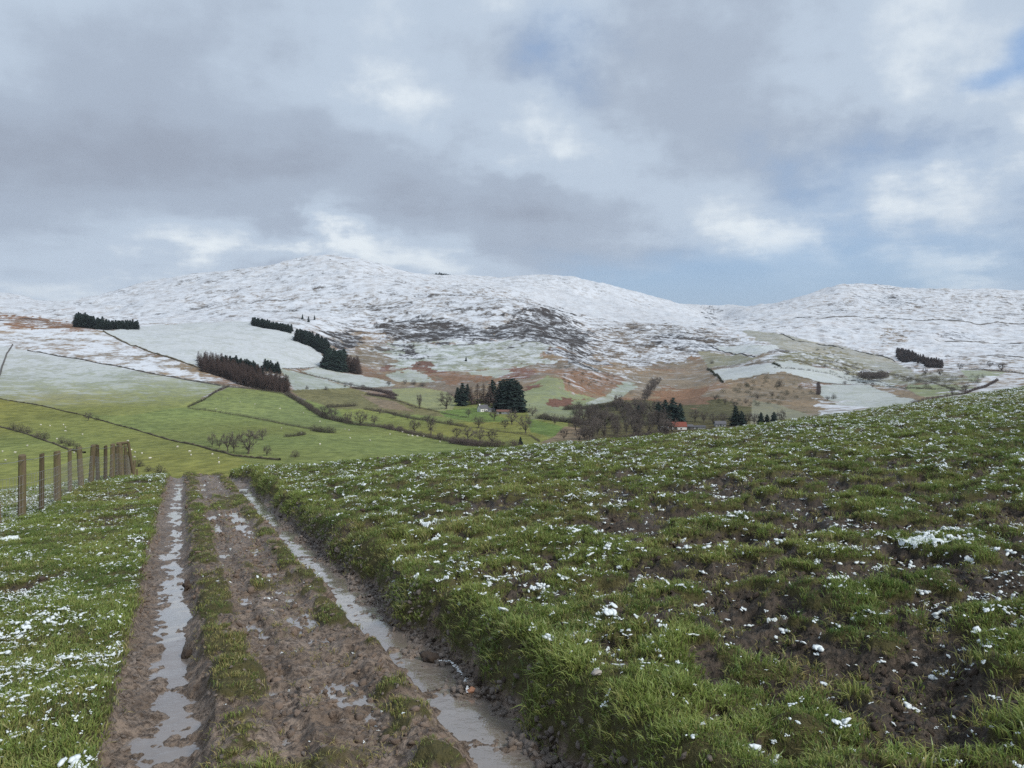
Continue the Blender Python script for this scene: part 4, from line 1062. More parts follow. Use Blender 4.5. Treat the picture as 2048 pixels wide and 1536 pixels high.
plantation('dark conifer block on the left skyline of the brown moor', [(150, 651), (185, 655), (230, 657), (276, 657)], 3, -1.5, 26, 17, 20, hl=[1.3, 1.35, .95, .9, .85])
plantation('long dark conifer block at the top of the snowy field', [(505, 652), (540, 657), (582, 667)], 3, -2.0, 24, 13, 15)
plantation('dark conifer strip stepping down the right edge of the snowy field', [(594, 682), (620, 692), (655, 708)], 3, -3.0, 18, 20, 24)
plantation('dark conifer wood at the lower corner of the snowy field', [(652, 738), (672, 742), (690, 742)], 3, -3.0, 12, 34, 40)
plantation('brown larches beside the dark lower conifer wood', [(690, 743), (705, 745), (718, 748)], 3, -3.0, 8, 24, 32, 'larch', 'larch_plantation', 1.2)
plantation('brown larch belt below the snowy field', [(398, 740), (440, 752), (480, 768), (530, 780), (578, 787)], 5, -4.2, 30, 24, 30, 'larch', 'larch_plantation', 1.2, [.8, 1, 1.1, 1.1, .8])
plantation('dark firs along the upper edge of the larch belt', [(440, 737), (480, 740), (525, 752)], 2, -2.5, 16, 18, 24)
plantation('scattered dark firs at the right end of the larch belt', [(528, 742), (560, 748)], 2, -2, 6, 16, 22)
plantation('dark pair of firs at the lower end of the larch belt', [(558, 772), (572, 774)], 1, 0, 4, 16, 20)
plantation('dark bare wood on the far right valley side', [(1795, 714), (1830, 724), (1885, 738)], 5, -2.6, 34, 9, 12, 'fir', 'far_wood', 1.4, None, M_HEDGE2)
plantation('dark wood in the hollow of the right valley', [(1722, 760), (1745, 764), (1772, 764)], 3, -2, 12, 14, 24, 'oak', 'far_wood', 1.3)

# hedges, one thing each
def hedge(label, line, hm, wm, mat=None, kd='bush', step=1.1, name='hedge', gaps=0.0, cat='hedge', base_only=False):
    P = []
    for (x0, y0), (x1, y1) in zip(line[:-1], line[1:]):
        n = max(2, int(math.hypot(x1 - x0, y1 - y0) / 6))
        for i in range(n): P.append(at(x0 + (x1 - x0) * i / n, y0 + (y1 - y0) * i / n))
    P.append(at(*line[-1])); P = np.array(P)
    seg = np.concatenate([[0], np.cumsum(np.linalg.norm(np.diff(P[:, :2], axis=0), axis=1))])
    n = max(3, min(int(seg[-1] / step), 260)); st = seg[-1] / n
    tt = (np.arange(n) + .5) * st
    X = np.interp(tt, seg, P[:, 0]); Y = np.interp(tt, seg, P[:, 1])
    X = X + RNG.normal(0, wm * .12, n); Y = Y + RNG.normal(0, wm * .12, n)
    Z = far_z(X, Y); items = []
    for i in range(n):
        if TR.random() < gaps: continue
        V, Fc = TR.choice(RAW[kd]); h = hm * TR.uniform(.65, 1.35); w_ = max(wm, st * 1.25) * TR.uniform(.9, 1.3)
        keep = [f for f in Fc if TR.random() < .45]
        items.append((V, keep, np.array([X[i], Y[i], Z[i] - .1]), np.array([w_, w_, h]), TR.uniform(0, 6.28)))
    me = joined(name, label, '', items, mat or M_HEDGE)
    bm = bmesh.new(); bm.from_mesh(me); bmesh.ops.delete(bm, geom=[v for v in bm.verts if not v.link_faces], context='VERTS'); bm.to_mesh(me); bm.free()
    return tag(obj(name, me), label, cat)
hedge('straight dark hedge below the enclosed green hillside field', [(376, 818), (480, 833), (560, 848), (625, 860)], 2.0, 1.8)
hedge('hedge climbing from the field corner to the larch belt', [(376, 815), (410, 800), (440, 781), (460, 772)], 2.2, 2.0, gaps=.12)
hedge('hedge under the lower edge of the larch belt', [(445, 773), (500, 778), (575, 790)], 2.4, 2.6)
hedge('thick scrubby hedge running down from the larch belt', [(575, 790), (600, 806), (625, 822), (650, 836), (700, 850)], 4.2, 5.0)
hedge('long bushy hedge across the valley to the brow thicket', [(700, 850), (760, 856), (830, 872), (900, 884), (960, 890)], 3.0, 3.2, M_HEDGE2)
hedge('dense dark hedge stub in the green field', [(625, 862), (645, 866), (668, 869)], 4.2, 4.0)
hedge('low hedge stub left of the dense dark one', [(570, 878), (590, 876), (610, 872)], 2.6, 2.5)
hedge('hedge between the two pale snowy fields', [(600, 745), (651, 757), (702, 770), (745, 778)], 2.6, 2.6)
hedge('hedge along the top of the pale snowy fields', [(566, 738), (605, 737), (640, 735)], 1.6, 1.8)
hedge('bare scrub patch at the end of the pale fields', [(705, 777), (740, 780), (775, 786), (790, 792)], 3.6, 8.0, M_HEDGE2)
hedge('bare scrub patch below the olive field', [(735, 790), (765, 795), (790, 800)], 3.2, 6.0, M_HEDGE2)
hedge('hedge above the middle green field', [(728, 818), (770, 824), (810, 833), (870, 845), (935, 856)], 2.6, 2.6, gaps=.1)
hedge('dark scrub at the left of the middle green field', [(650, 816), (680, 814), (712, 812)], 3.8, 4.0)
hedge('hedge below the pale knoll field', [(780, 800), (830, 814), (870, 822), (935, 836)], 1.8, 1.8, gaps=.15)
hedge('hedge along the lower edge of the farm fields', [(950, 858), (1010, 866), (1060, 872), (1080, 884)], 1.6, 1.6, gaps=.2)
hedge('thicket of bare scrub along the brow below the farm', [(905, 886), (950, 892), (1000, 894), (1035, 892)], 4.5, 6.0, M_HEDGE2)
hedge('scrub belt right of the farm lane', [(1075, 838), (1110, 842), (1150, 845), (1180, 850)], 5.0, 7.0)
hedge('scrub belt along the foot of the brown slope', [(1130, 822), (1170, 820), (1220, 815), (1260, 815)], 5.0, 6.0)
hedge('low bare scrub in front of the valley wood', [(1180, 886), (1240, 882), (1290, 876), (1330, 868)], 4.0, 7.0, M_HEDGE2)
hedge('dark hedge in front of the barn along the brow', [(1340, 862), (1400, 856), (1480, 850), (1560, 846)], 1.6, 2.0)
hedge('hedge climbing the left end of the snowy strip field', [(1414, 735), (1428, 748), (1446, 765)], 3.6, 3.0, M_GORSE)
hedge('hedge round the top of the brown gorse knoll', [(1448, 766), (1490, 757), (1531, 746), (1580, 752), (1635, 766), (1690, 769), (1740, 770)], 1.4, 1.6, gaps=.1)
hedge('dotted hedge along the upper snowy strip', [(1545, 735), (1600, 738), (1660, 749), (1734, 768), (1790, 774)], 3.0, 2.6, gaps=.45)
hedge('hedge above the snowy strip', [(1415, 737), (1470, 730), (1545, 721), (1600, 722), (1650, 735), (1720, 757), (1813, 778)], 1.6, 1.6, gaps=.1)
hedge('dark scrub tuft at the notch of the snowy strip', [(1545, 727), (1560, 734)], 3.4, 4.0, M_GORSE)
hedge('reddish hedge between gorse knoll and snowy field', [(1637, 768), (1638, 780), (1637, 790)], 4.0, 4.0, M_HEDGE2)
hedge('dark hedge along the right brow', [(1822, 808), (1880, 796), (1930, 788), (1965, 776), (1995, 762)], 3.2, 3.4, M_HEDGE2)
hedge('hedge across the far right valley', [(1930, 738), (1985, 742), (2048, 747)], 2.4, 2.4)
hedge('hedge beside the far right green field', [(1810, 776), (1870, 778), (1940, 772)], 2.4, 2.4, gaps=.2)
hedge('hedge line on the shoulder of the right valley', [(1740, 737), (1800, 752), (1860, 765), (1930, 785)], 2.4, 2.6, gaps=.2)
# gorse and heather bushes dotted over the brown knolls
def bushes(label, poly, n, h0, h1, kd, mat, wide=1.4):
    x0, x1 = min(p[0] for p in poly), max(p[0] for p in poly); y0, y1 = min(p[1] for p in poly), max(p[1] for p in poly)
    items = []
    while len(items) < n:
        x, y = TR.uniform(x0, x1), TR.uniform(y0, y1)
        if not in_poly(np.array([x]), np.array([y]), poly)[0]: continue
        p = at(x, y); h = TR.uniform(h0, h1) * p[1] / F; V, Fc = RAW[kd][0]
        items.append((V, [f for f in Fc if TR.random() < .6], p, np.array([h * wide, h * wide, h]), TR.uniform(0, 6.28)))
    kind(obj('scrub', joined('scrub', label, '', items, mat)), 'stuff', label, 'scrub')
bushes('dark gorse scrub dotted over the brown knoll', [(1410, 800), (1480, 770), (1530, 755), (1590, 765), (1635, 785), (1560, 812), (1450, 812)], 70, 4, 9, 'gorse', M_GORSE)
bushes('dark gorse scrub on the bracken slope', [(1110, 735), (1190, 725), (1240, 740), (1225, 775), (1130, 775)], 45, 3, 6, 'gorse', M_GORSE)
bushes('dark scrub below the heather hill', [(780, 685), (850, 690), (880, 720), (830, 735), (790, 715)], 40, 2.5, 5, 'gorse', M_GORSE)
bushes('scrub in the right hand valley hollow', [(1640, 735), (1700, 730), (1760, 750), (1740, 762), (1680, 755)], 40, 3, 7, 'bush', M_HEDGE)
bushes('bare scrub and thorn trees across the far right valley', [(1780, 752), (1900, 748), (1980, 755), (1930, 782), (1840, 775)], 60, 5, 10, 'bush', M_HEDGE)
bushes('dark scrub dots on the shoulder of the right valley', [(1580, 700), (1640, 695), (1690, 715), (1740, 745), (1640, 730)], 40, 2.5, 5, 'gorse', M_GORSE)
bushes('bare scrub on the farm lane slope', [(1130, 812), (1280, 812), (1290, 838), (1150, 840)], 40, 8, 14, 'bush', M_HEDGE)

# field walls, banks and far boundaries
def wall(label, line, hm, wm, mat, name='field_wall', cat='wall'):
    P = []
    for (x0, y0), (x1, y1) in zip(line[:-1], line[1:]):
        n = max(2, int(math.hypot(x1 - x0, y1 - y0) / 4))
        for i in range(n): P.append(at(x0 + (x1 - x0) * i / n, y0 + (y1 - y0) * i / n))
    P.append(at(*line[-1])); P = np.array(P); n = len(P)
    T = np.gradient(P[:, :2], axis=0); T /= np.linalg.norm(T, axis=1)[:, None] + 1e-9
    N = np.stack([-T[:, 1], T[:, 0]], 1)
    hh = hm * (1 + .3 * RNG.normal(0, 1, n).clip(-1.5, 1.5)); rows = []
    for o, z in ((-1, -.6), (-.75, .8), (-.3, 1), (.3, 1), (.75, .8), (1, -.6)):
        q = P[:, :2] + N * o * wm / 2
        zz = far_z(q[:, 0], q[:, 1]) + (hh * z if z > 0 else z)
        rows.append(np.column_stack([q, zz]))
    V = np.array(rows).reshape(-1, 3)
    return tag(obj(name, mesh_np(name, V, grid_faces(6, n), mat, False)), label, cat)
M_BANK = simple_mat('rough_bank', (.100, .085, .055), scale=.6)
wall('brown banked boundary between moor and upper snowy field', [(207, 664), (260, 689), (307, 706), (360, 725), (398, 738)], 1.4, 2.4, M_BANK, 'field_bank', 'bank')
wall('dark wall along the top of the half snowy hillside field', [(55, 701), (120, 714), (200, 728), (250, 737), (300, 748), (370, 760), (440, 772)], 1.2, 1.2, M_STONEWALL)
wall('wall dropping down the far left hillside', [(25, 690), (14, 708), (6, 728), (0, 748), (-8, 765)], 1.6, 1.6, M_STONEWALL)
wall('fence bank crossing the left green hillside', [(-40, 790), (0, 798), (80, 814), (165, 832), (250, 855), (300, 868)], .7, .9, M_BANK, 'field_bank', 'bank')
wall('low bank from the lone tree down to the field clump', [(300, 868), (350, 884), (410, 900), (470, 917), (560, 924)], .8, 1.2, M_BANK, 'field_bank', 'bank')
wall('low bank in the lower left green field', [(-40, 842), (0, 855), (60, 872), (130, 896), (170, 905)], .8, 1.2, M_BANK, 'field_bank', 'bank')
wall('straight mountain wall across the right hand hill', [(1590, 634), (1680, 636), (1760, 637), (1870, 640), (1960, 643), (2060, 645)], 3.0, 3.0, M_STONEWALL)
wall('lower mountain wall at the far right', [(1870, 683), (1930, 685), (1985, 686), (2060, 690)], 2.4, 2.4, M_STONEWALL)
wall('wall over the shoulder of the right valley', [(1535, 666), (1600, 682), (1650, 691), (1720, 703), (1790, 716)], 2.0, 2.0, M_STONEWALL)
wall('wall below the small snowy shoulder field', [(1420, 693), (1450, 702), (1490, 710), (1510, 712)], 1.6, 1.6, M_STONEWALL)
wall('wall across the white far valley floor', [(1890, 709), (1960, 710), (2060, 713)], 1.6, 1.6, M_STONEWALL)

# ---- buildings
M_WHITE = simple_mat('limewash', (.78, .77, .74), var=.08); M_SLATE = simple_mat('slate', (.10, .10, .11), var=.2)
M_RED = simple_mat('red_roof', (.21, .070, .050), var=.25); M_GREYW = simple_mat('grey_sheeting', (.30, .31, .32), var=.15)
M_RUSTY = simple_mat('rusty_sheeting', (.17, .095, .075), var=.3); M_GLASS = simple_mat('dark_pane', (.02, .022, .025), .15, .5, .1); M_DOOR = simple_mat('door_paint', (.06, .07, .06))
def building(name, label, cat, px, py, L, W, H, RH, rz, wm, rm, windows=(), door=None, chimney=False, depth=None):
    p = at(px, py); e = empty(name, tuple(p), rz); tag(e, label, cat)
    b = MB(); x, y = L / 2, W / 2
    b.V += [(-x, -y, -1.2), (x, -y, -1.2), (x, y, -1.2), (-x, y, -1.2), (-x, -y, H), (x, -y, H), (x, y, H), (-x, y, H), (-x, 0, H + RH), (x, 0, H + RH)]
    b.F += [(0, 1, 5, 4), (2, 3, 7, 6), (3, 0, 4, 8, 7), (1, 2, 6, 9, 5)]
    obj('wall', b.mesh('wall', wm), e)
    r = MB(); o = .35; th = .16
    for sg in (-1, 1):
        ey, ez = sg * (y + o), H - o * RH / y
        a, b_, c, d = (-x - o, ey, ez), (x + o, ey, ez), (x + o, 0, H + RH + .05), (-x - o, 0, H + RH + .05)
        up = lambda q: (q[0], q[1], q[2] + th)
        r.quad(a, b_, c, d); r.quad(up(a), up(b_), up(c), up(d)); r.quad(a, b_, up(b_), up(a)); r.quad(a, d, up(d), up(a)); r.quad(b_, c, up(c), up(b_))
    ro = obj('roof', r.mesh('roof', rm), e)
    if chimney:
        m = MB(); m.box(-x + .2, -x + 1.1, -.45, .45, H + RH - .4, H + RH + 1.1); obj('chimney', m.mesh('chimney', wm), ro)
    for face, a, z, w_, h_ in windows:
        m = MB(); g = MB()
        if face == 'front':
            m.box(a - w_ / 2 - .12, a + w_ / 2 + .12, -y - .05, -y - .004, z - .12, z + h_ + .12); g.box(a - w_ / 2, a + w_ / 2, -y - .08, -y - .052, z, z + h_)
        else:
            m.box(-x - .05, -x - .004, a - w_ / 2 - .12, a + w_ / 2 + .12, z - .12, z + h_ + .12); g.box(-x - .08, -x - .052, a - w_ / 2, a + w_ / 2, z, z + h_)
        f = obj('window', m.mesh('window', wm), e); obj('pane', g.mesh('pane', M_GLASS), f)
    if door:
        m = MB(); a, w_, h_ = door; m.box(a - w_ / 2, a + w_ / 2, -y - .06, -y - .004, -.6, h_); obj('door', m.mesh('door', M_DOOR), e)
    return e
building('farmhouse', 'white gabled farmhouse in front of tall dark firs', 'house', 966, 823, 9, 6, 3.0, 2.9, R(35), M_WHITE, M_SLATE,
         [('end', 0, .6, .8, .9), ('front', -2.2, .5, .9, 1.0), ('front', 2.2, .5, .9, 1.0)], (0, 1.0, 2.0), True)
building('farm_shed', 'low pale shed right of the white farmhouse', 'shed', 983, 824, 6, 4, 2.0, 1.2, R(10), M_GREYW, M_SLATE, (), (1, 1.6, 1.7))
building('farm_shed', 'long rusty roofed shed below the tall firs', 'shed', 1006, 829, 11, 5, 2.2, 1.4, R(-8), M_GREYW, M_RUSTY, (), (-2, 2, 1.8))
building('barn', 'red roofed barn with pale front beside dark firs', 'barn', 1350, 855, 16, 8, 2.4, 2.9, R(-4), M_WHITE, M_RED, [('front', -4, .3, 1.2, 1.0), ('front', 4, .3, 1.2, 1.0)], (0, 2.4, 2.0))
building('farm_shed', 'small blue grey shed left of the red roofed barn', 'shed', 1326, 856, 7, 4, 1.6, .7, R(-2), M_GREYW, M_GREYW, (), (0, 1.4, 1.3))
building('farm_shed', 'grey lean shed right of the red roofed barn', 'shed', 1377, 855, 6, 5, 2.4, 1.2, R(-4), M_STONEWALL, M_SLATE, (), (0, 2, 2.0))
building('farm_shed', 'low grey roofed shed farther right of the barn', 'shed', 1398, 854, 9, 4, 1.6, .9, R(2), M_GREYW, M_SLATE, (), (-2, 1.4, 1.3))
building('cottage', 'pale cottage half hidden between the bare trees and rounded fir', 'house', 1440, 849, 8, 5, 2.4, 1.8, R(0), M_GREYW, M_SLATE, [('front', -2, .5, .8, .9), ('front', 2, .5, .8, .9)], (0, 1, 1.9))
# summit cairn: a heap of stones
def cairn():
    p = at(660, 519.5, 2900); e = empty('summit_cairn', tuple(p)); tag(e, 'small dark stone cairn on the summit of the white mountain', 'cairn')
    ms = [lump(900 + i, .7, .35, M_STONEWALL, 1) for i in range(3)]
    for i in range(26):
        z = TR.random() ** 1.4 * 4.2; rr = (5.5 - z) * .62 * math.sqrt(TR.random()); a = TR.uniform(0, 6.28)
        o = obj('stone', ms[i % 3], e); o.location = (rr * math.cos(a), rr * math.sin(a), z); o.scale = (TR.uniform(.9, 1.6),) * 3; o.rotation_euler = (0, 0, a)
cairn()
def far_ridge_wood():
    items = []
    for i in range(60):
        u = (862 + 44 * (i + TR.random()) / 60 - 1024) / F; d = TR.uniform(4300, 4420)
        X, Y = u * d, d; t = (i / 59 - .45) * 2; h = 17 * (1 - .5 * abs(t)) * TR.uniform(.8, 1.1)
        pass
        V, Fc = TR.choice(RAW['fir']); items.append((V, Fc, np.array([X, Y, float(far_z(np.array([X]), np.array([Y]))[0])]), np.array([h, h, h]), 0))
    kind(obj('far_wood', joined('far_wood', '', '', items, M_FIR)), 'stuff', 'dark sliver of wood behind the saddle right of the summit', 'wood')
far_ridge_wood()

# ---- sheep
M_WOOL = simple_mat('fleece', (.62, .59, .52), var=.1)
def sheep_mesh():
    bm = bmesh.new()
    def ball(c, r, sc):
        g = bmesh.ops.create_icosphere(bm, subdivisions=2, radius=r)
        for v in g['verts']: v.co = (v.co.x * sc[0] + c[0], v.co.y * sc[1] + c[1], v.co.z * sc[2] + c[2])
    ball((0, 0, .62), .34, (1.55, .85, .9)); ball((.48, 0, .70), .18, (1, .8, .9)); ball((.66, 0, .58), .12, (1.5, .75, .85)); ball((-.50, 0, .55), .1, (.7, .7, 1.2))
    for x in (-.3, .3):
        for y in (-.14, .14): ball((x, y, .22), .075, (1, 1, 3.2))
    me = bpy.data.meshes.new('sheep'); bm.to_mesh(me); bm.free()
    o = bpy.data.objects.new('tmp', me); link(o)
    m = o.modifiers.new('r', 'REMESH'); m.mode = 'VOXEL'; m.voxel_size = .06
    dg = bpy.context.evaluated_depsgraph_get(); out = bpy.data.meshes.new_from_object(o.evaluated_get(dg))
    bpy.data.objects.remove(o); out.name = 'sheep'; out.materials.clear(); out.materials.append(M_WOOL)
    out.polygons.foreach_set('use_smooth', [True] * len(out.polygons))
    return out
SHEEP = sheep_mesh()
def sheep(label, group, pts):
    for x, y in pts:
        o = obj('sheep', SHEEP); p = at(x, y); o.location = p; o.rotation_euler = (0, 0, TR.uniform(0, 6.28)); o.scale = (1.1,) * 3
        tag(o, label, 'sheep', group)
sheep('white sheep grazing between the field bank and the fence', 'sheep in the lower left field', [(82, 853), (100, 855), (131, 858), (131, 864), (114, 880), (165, 871), (127, 853), (5, 903), (11, 919), (148, 905), (30, 905), (55, 893)])
sheep('white sheep grazing below the tree clump near the fence end', 'sheep below the tree clump', [(256, 883), (262, 902), (270, 907), (284, 910), (269, 917), (379, 908), (382, 916), (425, 915), (437, 922), (438, 930), (355, 898), (300, 920)])
sheep('white sheep grazing in the enclosed field below the larch belt', 'sheep in the enclosed field', [(432, 821), (455, 800), (510, 812), (560, 820), (607, 828), (640, 846), (563, 858), (480, 807)])
sheep('white sheep grazing in the field along the long valley hedge', 'sheep beside the long hedge', [(690, 862), (698, 864), (700, 880), (780, 872), (805, 868), (817, 874), (825, 875), (835, 876), (848, 876), (880, 885), (640, 895), (740, 885), (603, 870)])

# ------------------------------------------------------------------ post and wire fence on the left
def wood_material():
    t = new_mat('weathered_post')
    P = t.node('ShaderNodeTexCoord').outputs['Object']
    mp = t.node('ShaderNodeMapping', {'Vector': P, 'Scale': (1.0, 1.0, .07)}).outputs[0]
    grain = t.noise(mp, 55, 5, .65); n = t.noise(P, 6, 3, .6)
    rnd = t.node('ShaderNodeObjectInfo').outputs['Random']
    c = t.mix(grain, (.070, .052, .032), (.215, .172, .110))
    c = t.mix(t.m('MULTIPLY', t.ss(n, .42, .66), .65), c, (.150, .140, .055))      # algae
    c = t.mix(t.m('MULTIPLY', t.ss(rnd, .55, 1.0), .55), c, (.028, .021, .015))
    bump = t.node('ShaderNodeBump', {'Strength': .8, 'Distance': .01, 'Height': grain})
    return principled(t, c, .85, .2, bump.outputs[0])
M_POST = wood_material(); M_WIRE = simple_mat('galvanised_wire', (.26, .265, .26), .5, .5, .15)
def fence():
    #      px   top  depth dia
    PS = [(-4, 918, 12.7, .115), (43.5, 910, 13.8, .150), (83, 907, 14.9, .105), (115, 902, 16.5, .150), (140, 897, 18.6, .100), (162.5, 894, 20.2, .150),
          (182, 890, 21.6, .155), (195.5, 889, 23.0, .125), (210.5, 891, 24.0, .120), (223.5, 888, 24.8, .170), (234, 892, 25.8, .120), (243, 886, 26.4, .180),
          (252, 890, 27.3, .120), (258, 902, 28.4, .140), (267.5, 921, 29.6, .10), (274, 938, 30.6, .09)]
    e = empty('wire_fence', (-8.0, 14.0, float(fg_z(np.array([-8.0]), np.array([14.0]))[0])))
    tag(e, 'weathered round post and wire stock fence beside the track', 'fence')
    ex, ey, ez = e.location
    r = random.Random(5); tops = []
    for i, (px, ty, d, dia) in enumerate(PS):
        X, Y = (px - 1024) / F * d, d
        z0 = float(fg_z(np.array([X]), np.array([Y]))[0]); z1 = EYE + d * (HZ - ty) / F
        h = z1 - z0; lx, ly = r.gauss(0, .03), r.gauss(0, .03)
        if i == 5: lx = -.05
        b = MB(); n = 14; dia *= .88; lev = [(-.25, 1.03), (0, 1.03), (.3, 1.0), (.62, .98), (.9, .95), (.985, .92), (1.0, .84)]
        ph = [r.uniform(0, 6.28) for _ in range(3)]
        for f, k in lev:
            zz = f * h if f > 0 else f
            for j in range(n):
                a = 6.2832 * j / n
                rr = dia / 2 * k * (1 + .06 * math.sin(2 * a + ph[0]) + .04 * math.sin(3 * a + ph[1] + f) + .03 * math.sin(5 * a + ph[2] + 2 * f))
                b.V.append((rr * math.cos(a) + lx * f * h, rr * math.sin(a) + ly * f * h, zz + (.012 * math.sin(a + ph[1]) if f == 1.0 else 0)))
        for q in range(len(lev) - 1):
            for j in range(n): b.F.append((q * n + j, q * n + (j + 1) % n, (q + 1) * n + (j + 1) % n, (q + 1) * n + j))
        b.F.append(tuple((len(lev) - 1) * n + j for j in range(n)))
        o = obj('post', b.mesh('post', M_POST), e); o.location = (X - ex, Y - ey, z0 - ez)
        tops.append((X, Y, z0, h))
    # cross piece lashed on the strainer
    X, Y, z0, h = tops[11]
    b = MB(); b.tube((-.16, 0, h - .03), (.20, .05, h + .01), .055, .05, 8); b.tube((.20, .06, h), (.24, .3, .1), .05, .05, 8)
    o = obj('strainer_brace', b.mesh('strainer_brace', M_POST), e); o.location = (X - ex, Y - ey, z0 - ez)
    line = [(tops[0][0] - 1.6, tops[0][1] - 3.4, None, 1.1)] + tops[:14]
    L = []
    for X, Y, z0, h in line:
        if z0 is None: z0 = float(fg_z(np.array([X]), np.array([Y]))[0])
        L.append((X, Y, z0))
    def run(hgt, rad, name):
        b = MB()
        for p, q in zip(L[:-1], L[1:]):
            m = [(p[k] + q[k]) / 2 for k in range(3)]
            P = [(p[0] - ex + .06, p[1] - ey - .02, p[2] + hgt - ez), (m[0] - ex + .06, m[1] - ey - .02, m[2] + hgt - .012 - ez), (q[0] - ex + .06, q[1] - ey - .02, q[2] + hgt - ez)]
            b.tube(P[0], P[1], rad, rad, 4); b.tube(P[1], P[2], rad, rad, 4)
        return obj(name, b.mesh(name, M_WIRE), e)
    run(1.02, .0045, 'top_wire')
    for hgt in (.10, .22, .34, .46, .60, .76): run(hgt, .0028, 'net_wire')
    b = MB()
    for p, q in zip(L[:-1], L[1:]):
        n = max(2, int(math.hypot(q[0] - p[0], q[1] - p[1]) / .16))
        for i in range(n):
            t = (i + .5) / n; x, y, z = [p[k] + (q[k] - p[k]) * t for k in range(3)]
            b.tube((x - ex + .06, y - ey - .02, z + .10 - ez), (x - ex + .06, y - ey - .02, z + .76 - ez), .0026, .0026, 3)
    kind(obj('net_stays', b.mesh('net_stays', M_WIRE), e), 'stuff')
fence()
# ------------------------------------------------------------------ small things on and beside the track
M_STONE = simple_mat('wet_stone', (.200, .165, .140), .45, .4, .5, 9.0, 'obj', .02)
M_PALE = simple_mat('pale_stone', (.32, .29, .26), .6, .3, .3, 9.0, 'obj')
M_PINK = simple_mat('orange_stone', (.40, .20, .12), .5, .3, .15, 9.0, 'obj')
M_CLOD = simple_mat('mud_clod', (.070, .050, .037), .6, .3, .4, 14.0, 'obj', .03)
M_FOAM = simple_mat('foam', (.75, .76, .76), .6, .3, .1, 30.0)
def build_gravel():
    ms = [lump(500 + i, .45, .35, M_STONE, 1) for i in range(6)]
    n = 4200
    s = RNG.uniform(.5, 14, n) ** 1.0; w = 1.02 + RNG.normal(0, .075, n)
    s2 = RNG.uniform(1, 9, 500); w2 = -.93 + RNG.normal(0, .04, 500)
    s3 = RNG.uniform(1, 12, 900); w3 = RNG.uniform(-.5, .66, 900)
    S = np.concatenate([s, s2, s3]); W = np.concatenate([w, w2, w3]); n = len(S)
    X, Y = xy(S, W); Z = fg_z(X, Y)
    size = np.clip(np.exp(RNG.normal(math.log(.016), .5, n)),   .005, .030); size[4200:] *= .7
    rot = np.stack([RNG.normal(0, .5, n), RNG.normal(0, .5, n), RNG.uniform(0, 6.28, n)], 1)
    scatter('gravel', np.stack([X, Y, Z + size * .15], 1), rot, np.stack([size] * 3, 1), RNG.integers(0, 6, n), ms, 'small wet stones washed out along the ditch and track', 'gravel')
build_gravel()
def build_clods():
    ms = [lump(560 + i, .55, .6, M_CLOD, 1) for i in range(5)] + [lump(570 + i, .5, .6, M_CLODT, 1) for i in range(5)]
    def dens(d): return np.interp(d, [1.5, 5, 10, 18, 30], [800, 650, 260, 80, 20])
    X, Y = sample_ground(dens, 1.8, 28)
    g = grass_mask(X, Y); s, w = sw(X, Y); ww = warp(s, w)
    tr = (ww > -1.0) & (ww < 1.0)
    n = fbm(X, Y, .5, 3, 581)
    keep = (RNG.random(len(X)) < np.clip(.85 - g, 0, 1) * sstep(n, -.4, .6) * .8) & ~((ww > -.9) & (ww < -.52)) & ~((ww > .62) & (ww < 1.0))
    X, Y, tr = X[keep], Y[keep], tr[keep]; n = len(X)
    size = np.clip(np.exp(RNG.normal(math.log(.014), .5, n)), .004, .04) * np.interp(Y, [3, 10, 25], [1, 1.4, 2.0])
    rot = np.stack([RNG.normal(0, .5, n), RNG.normal(0, .5, n), RNG.uniform(0, 6.28, n)], 1)
    idx = RNG.integers(0, 5, n) + np.where(tr, 5, 0)
    scatter('mud_crumbs', np.stack([X, Y, fg_z(X, Y) + size * .1], 1), rot, np.stack([size] * 3, 1), idx, ms, 'crumbled wet clods of mud on track and field', 'mud')
M_CLODT = simple_mat('track_clod', (.205, .152, .116), .5, .35, .45, 14.0, 'obj', .03)
build_clods()
def single(name, label, cat, px, py, size, flat, mat, seed, group=None, sink=.2, dz=0.0, rough=.5, sub=3):
    p = atf(px, py); o = obj(name, lump(seed, flat, rough, mat, sub)); o.location = (p[0], p[1], p[2] + size * flat * (1 - sink) * .5 + dz)
    o.scale = (size,) * 3; o.rotation_euler = (0, 0, seed * 1.7)
    return tag(o, label, cat, group)
single('mud_clod', 'rounded mud clod sitting in the left rut water', 'clod', 374, 1178, .085, .6, M_CLOD, 611)
single('mud_clod', 'small dark mud clod nearer in the left rut water', 'clod', 376, 1313, .045, .7, M_CLOD, 613)
single('mud_clod', 'reddish mud clod damming the ditch water', 'clod', 862, 1322, .085, .45, M_CLOD, 617)
single('stone', 'orange pink stone at the foot of the ditch bank', 'stone', 941, 1385, .030, .6, M_PINK, 621)
single('stone', 'flat pale stone half buried in the bank grass', 'stone', 1193, 1357, .022, .5, M_PALE, 623, None, .2, .02)
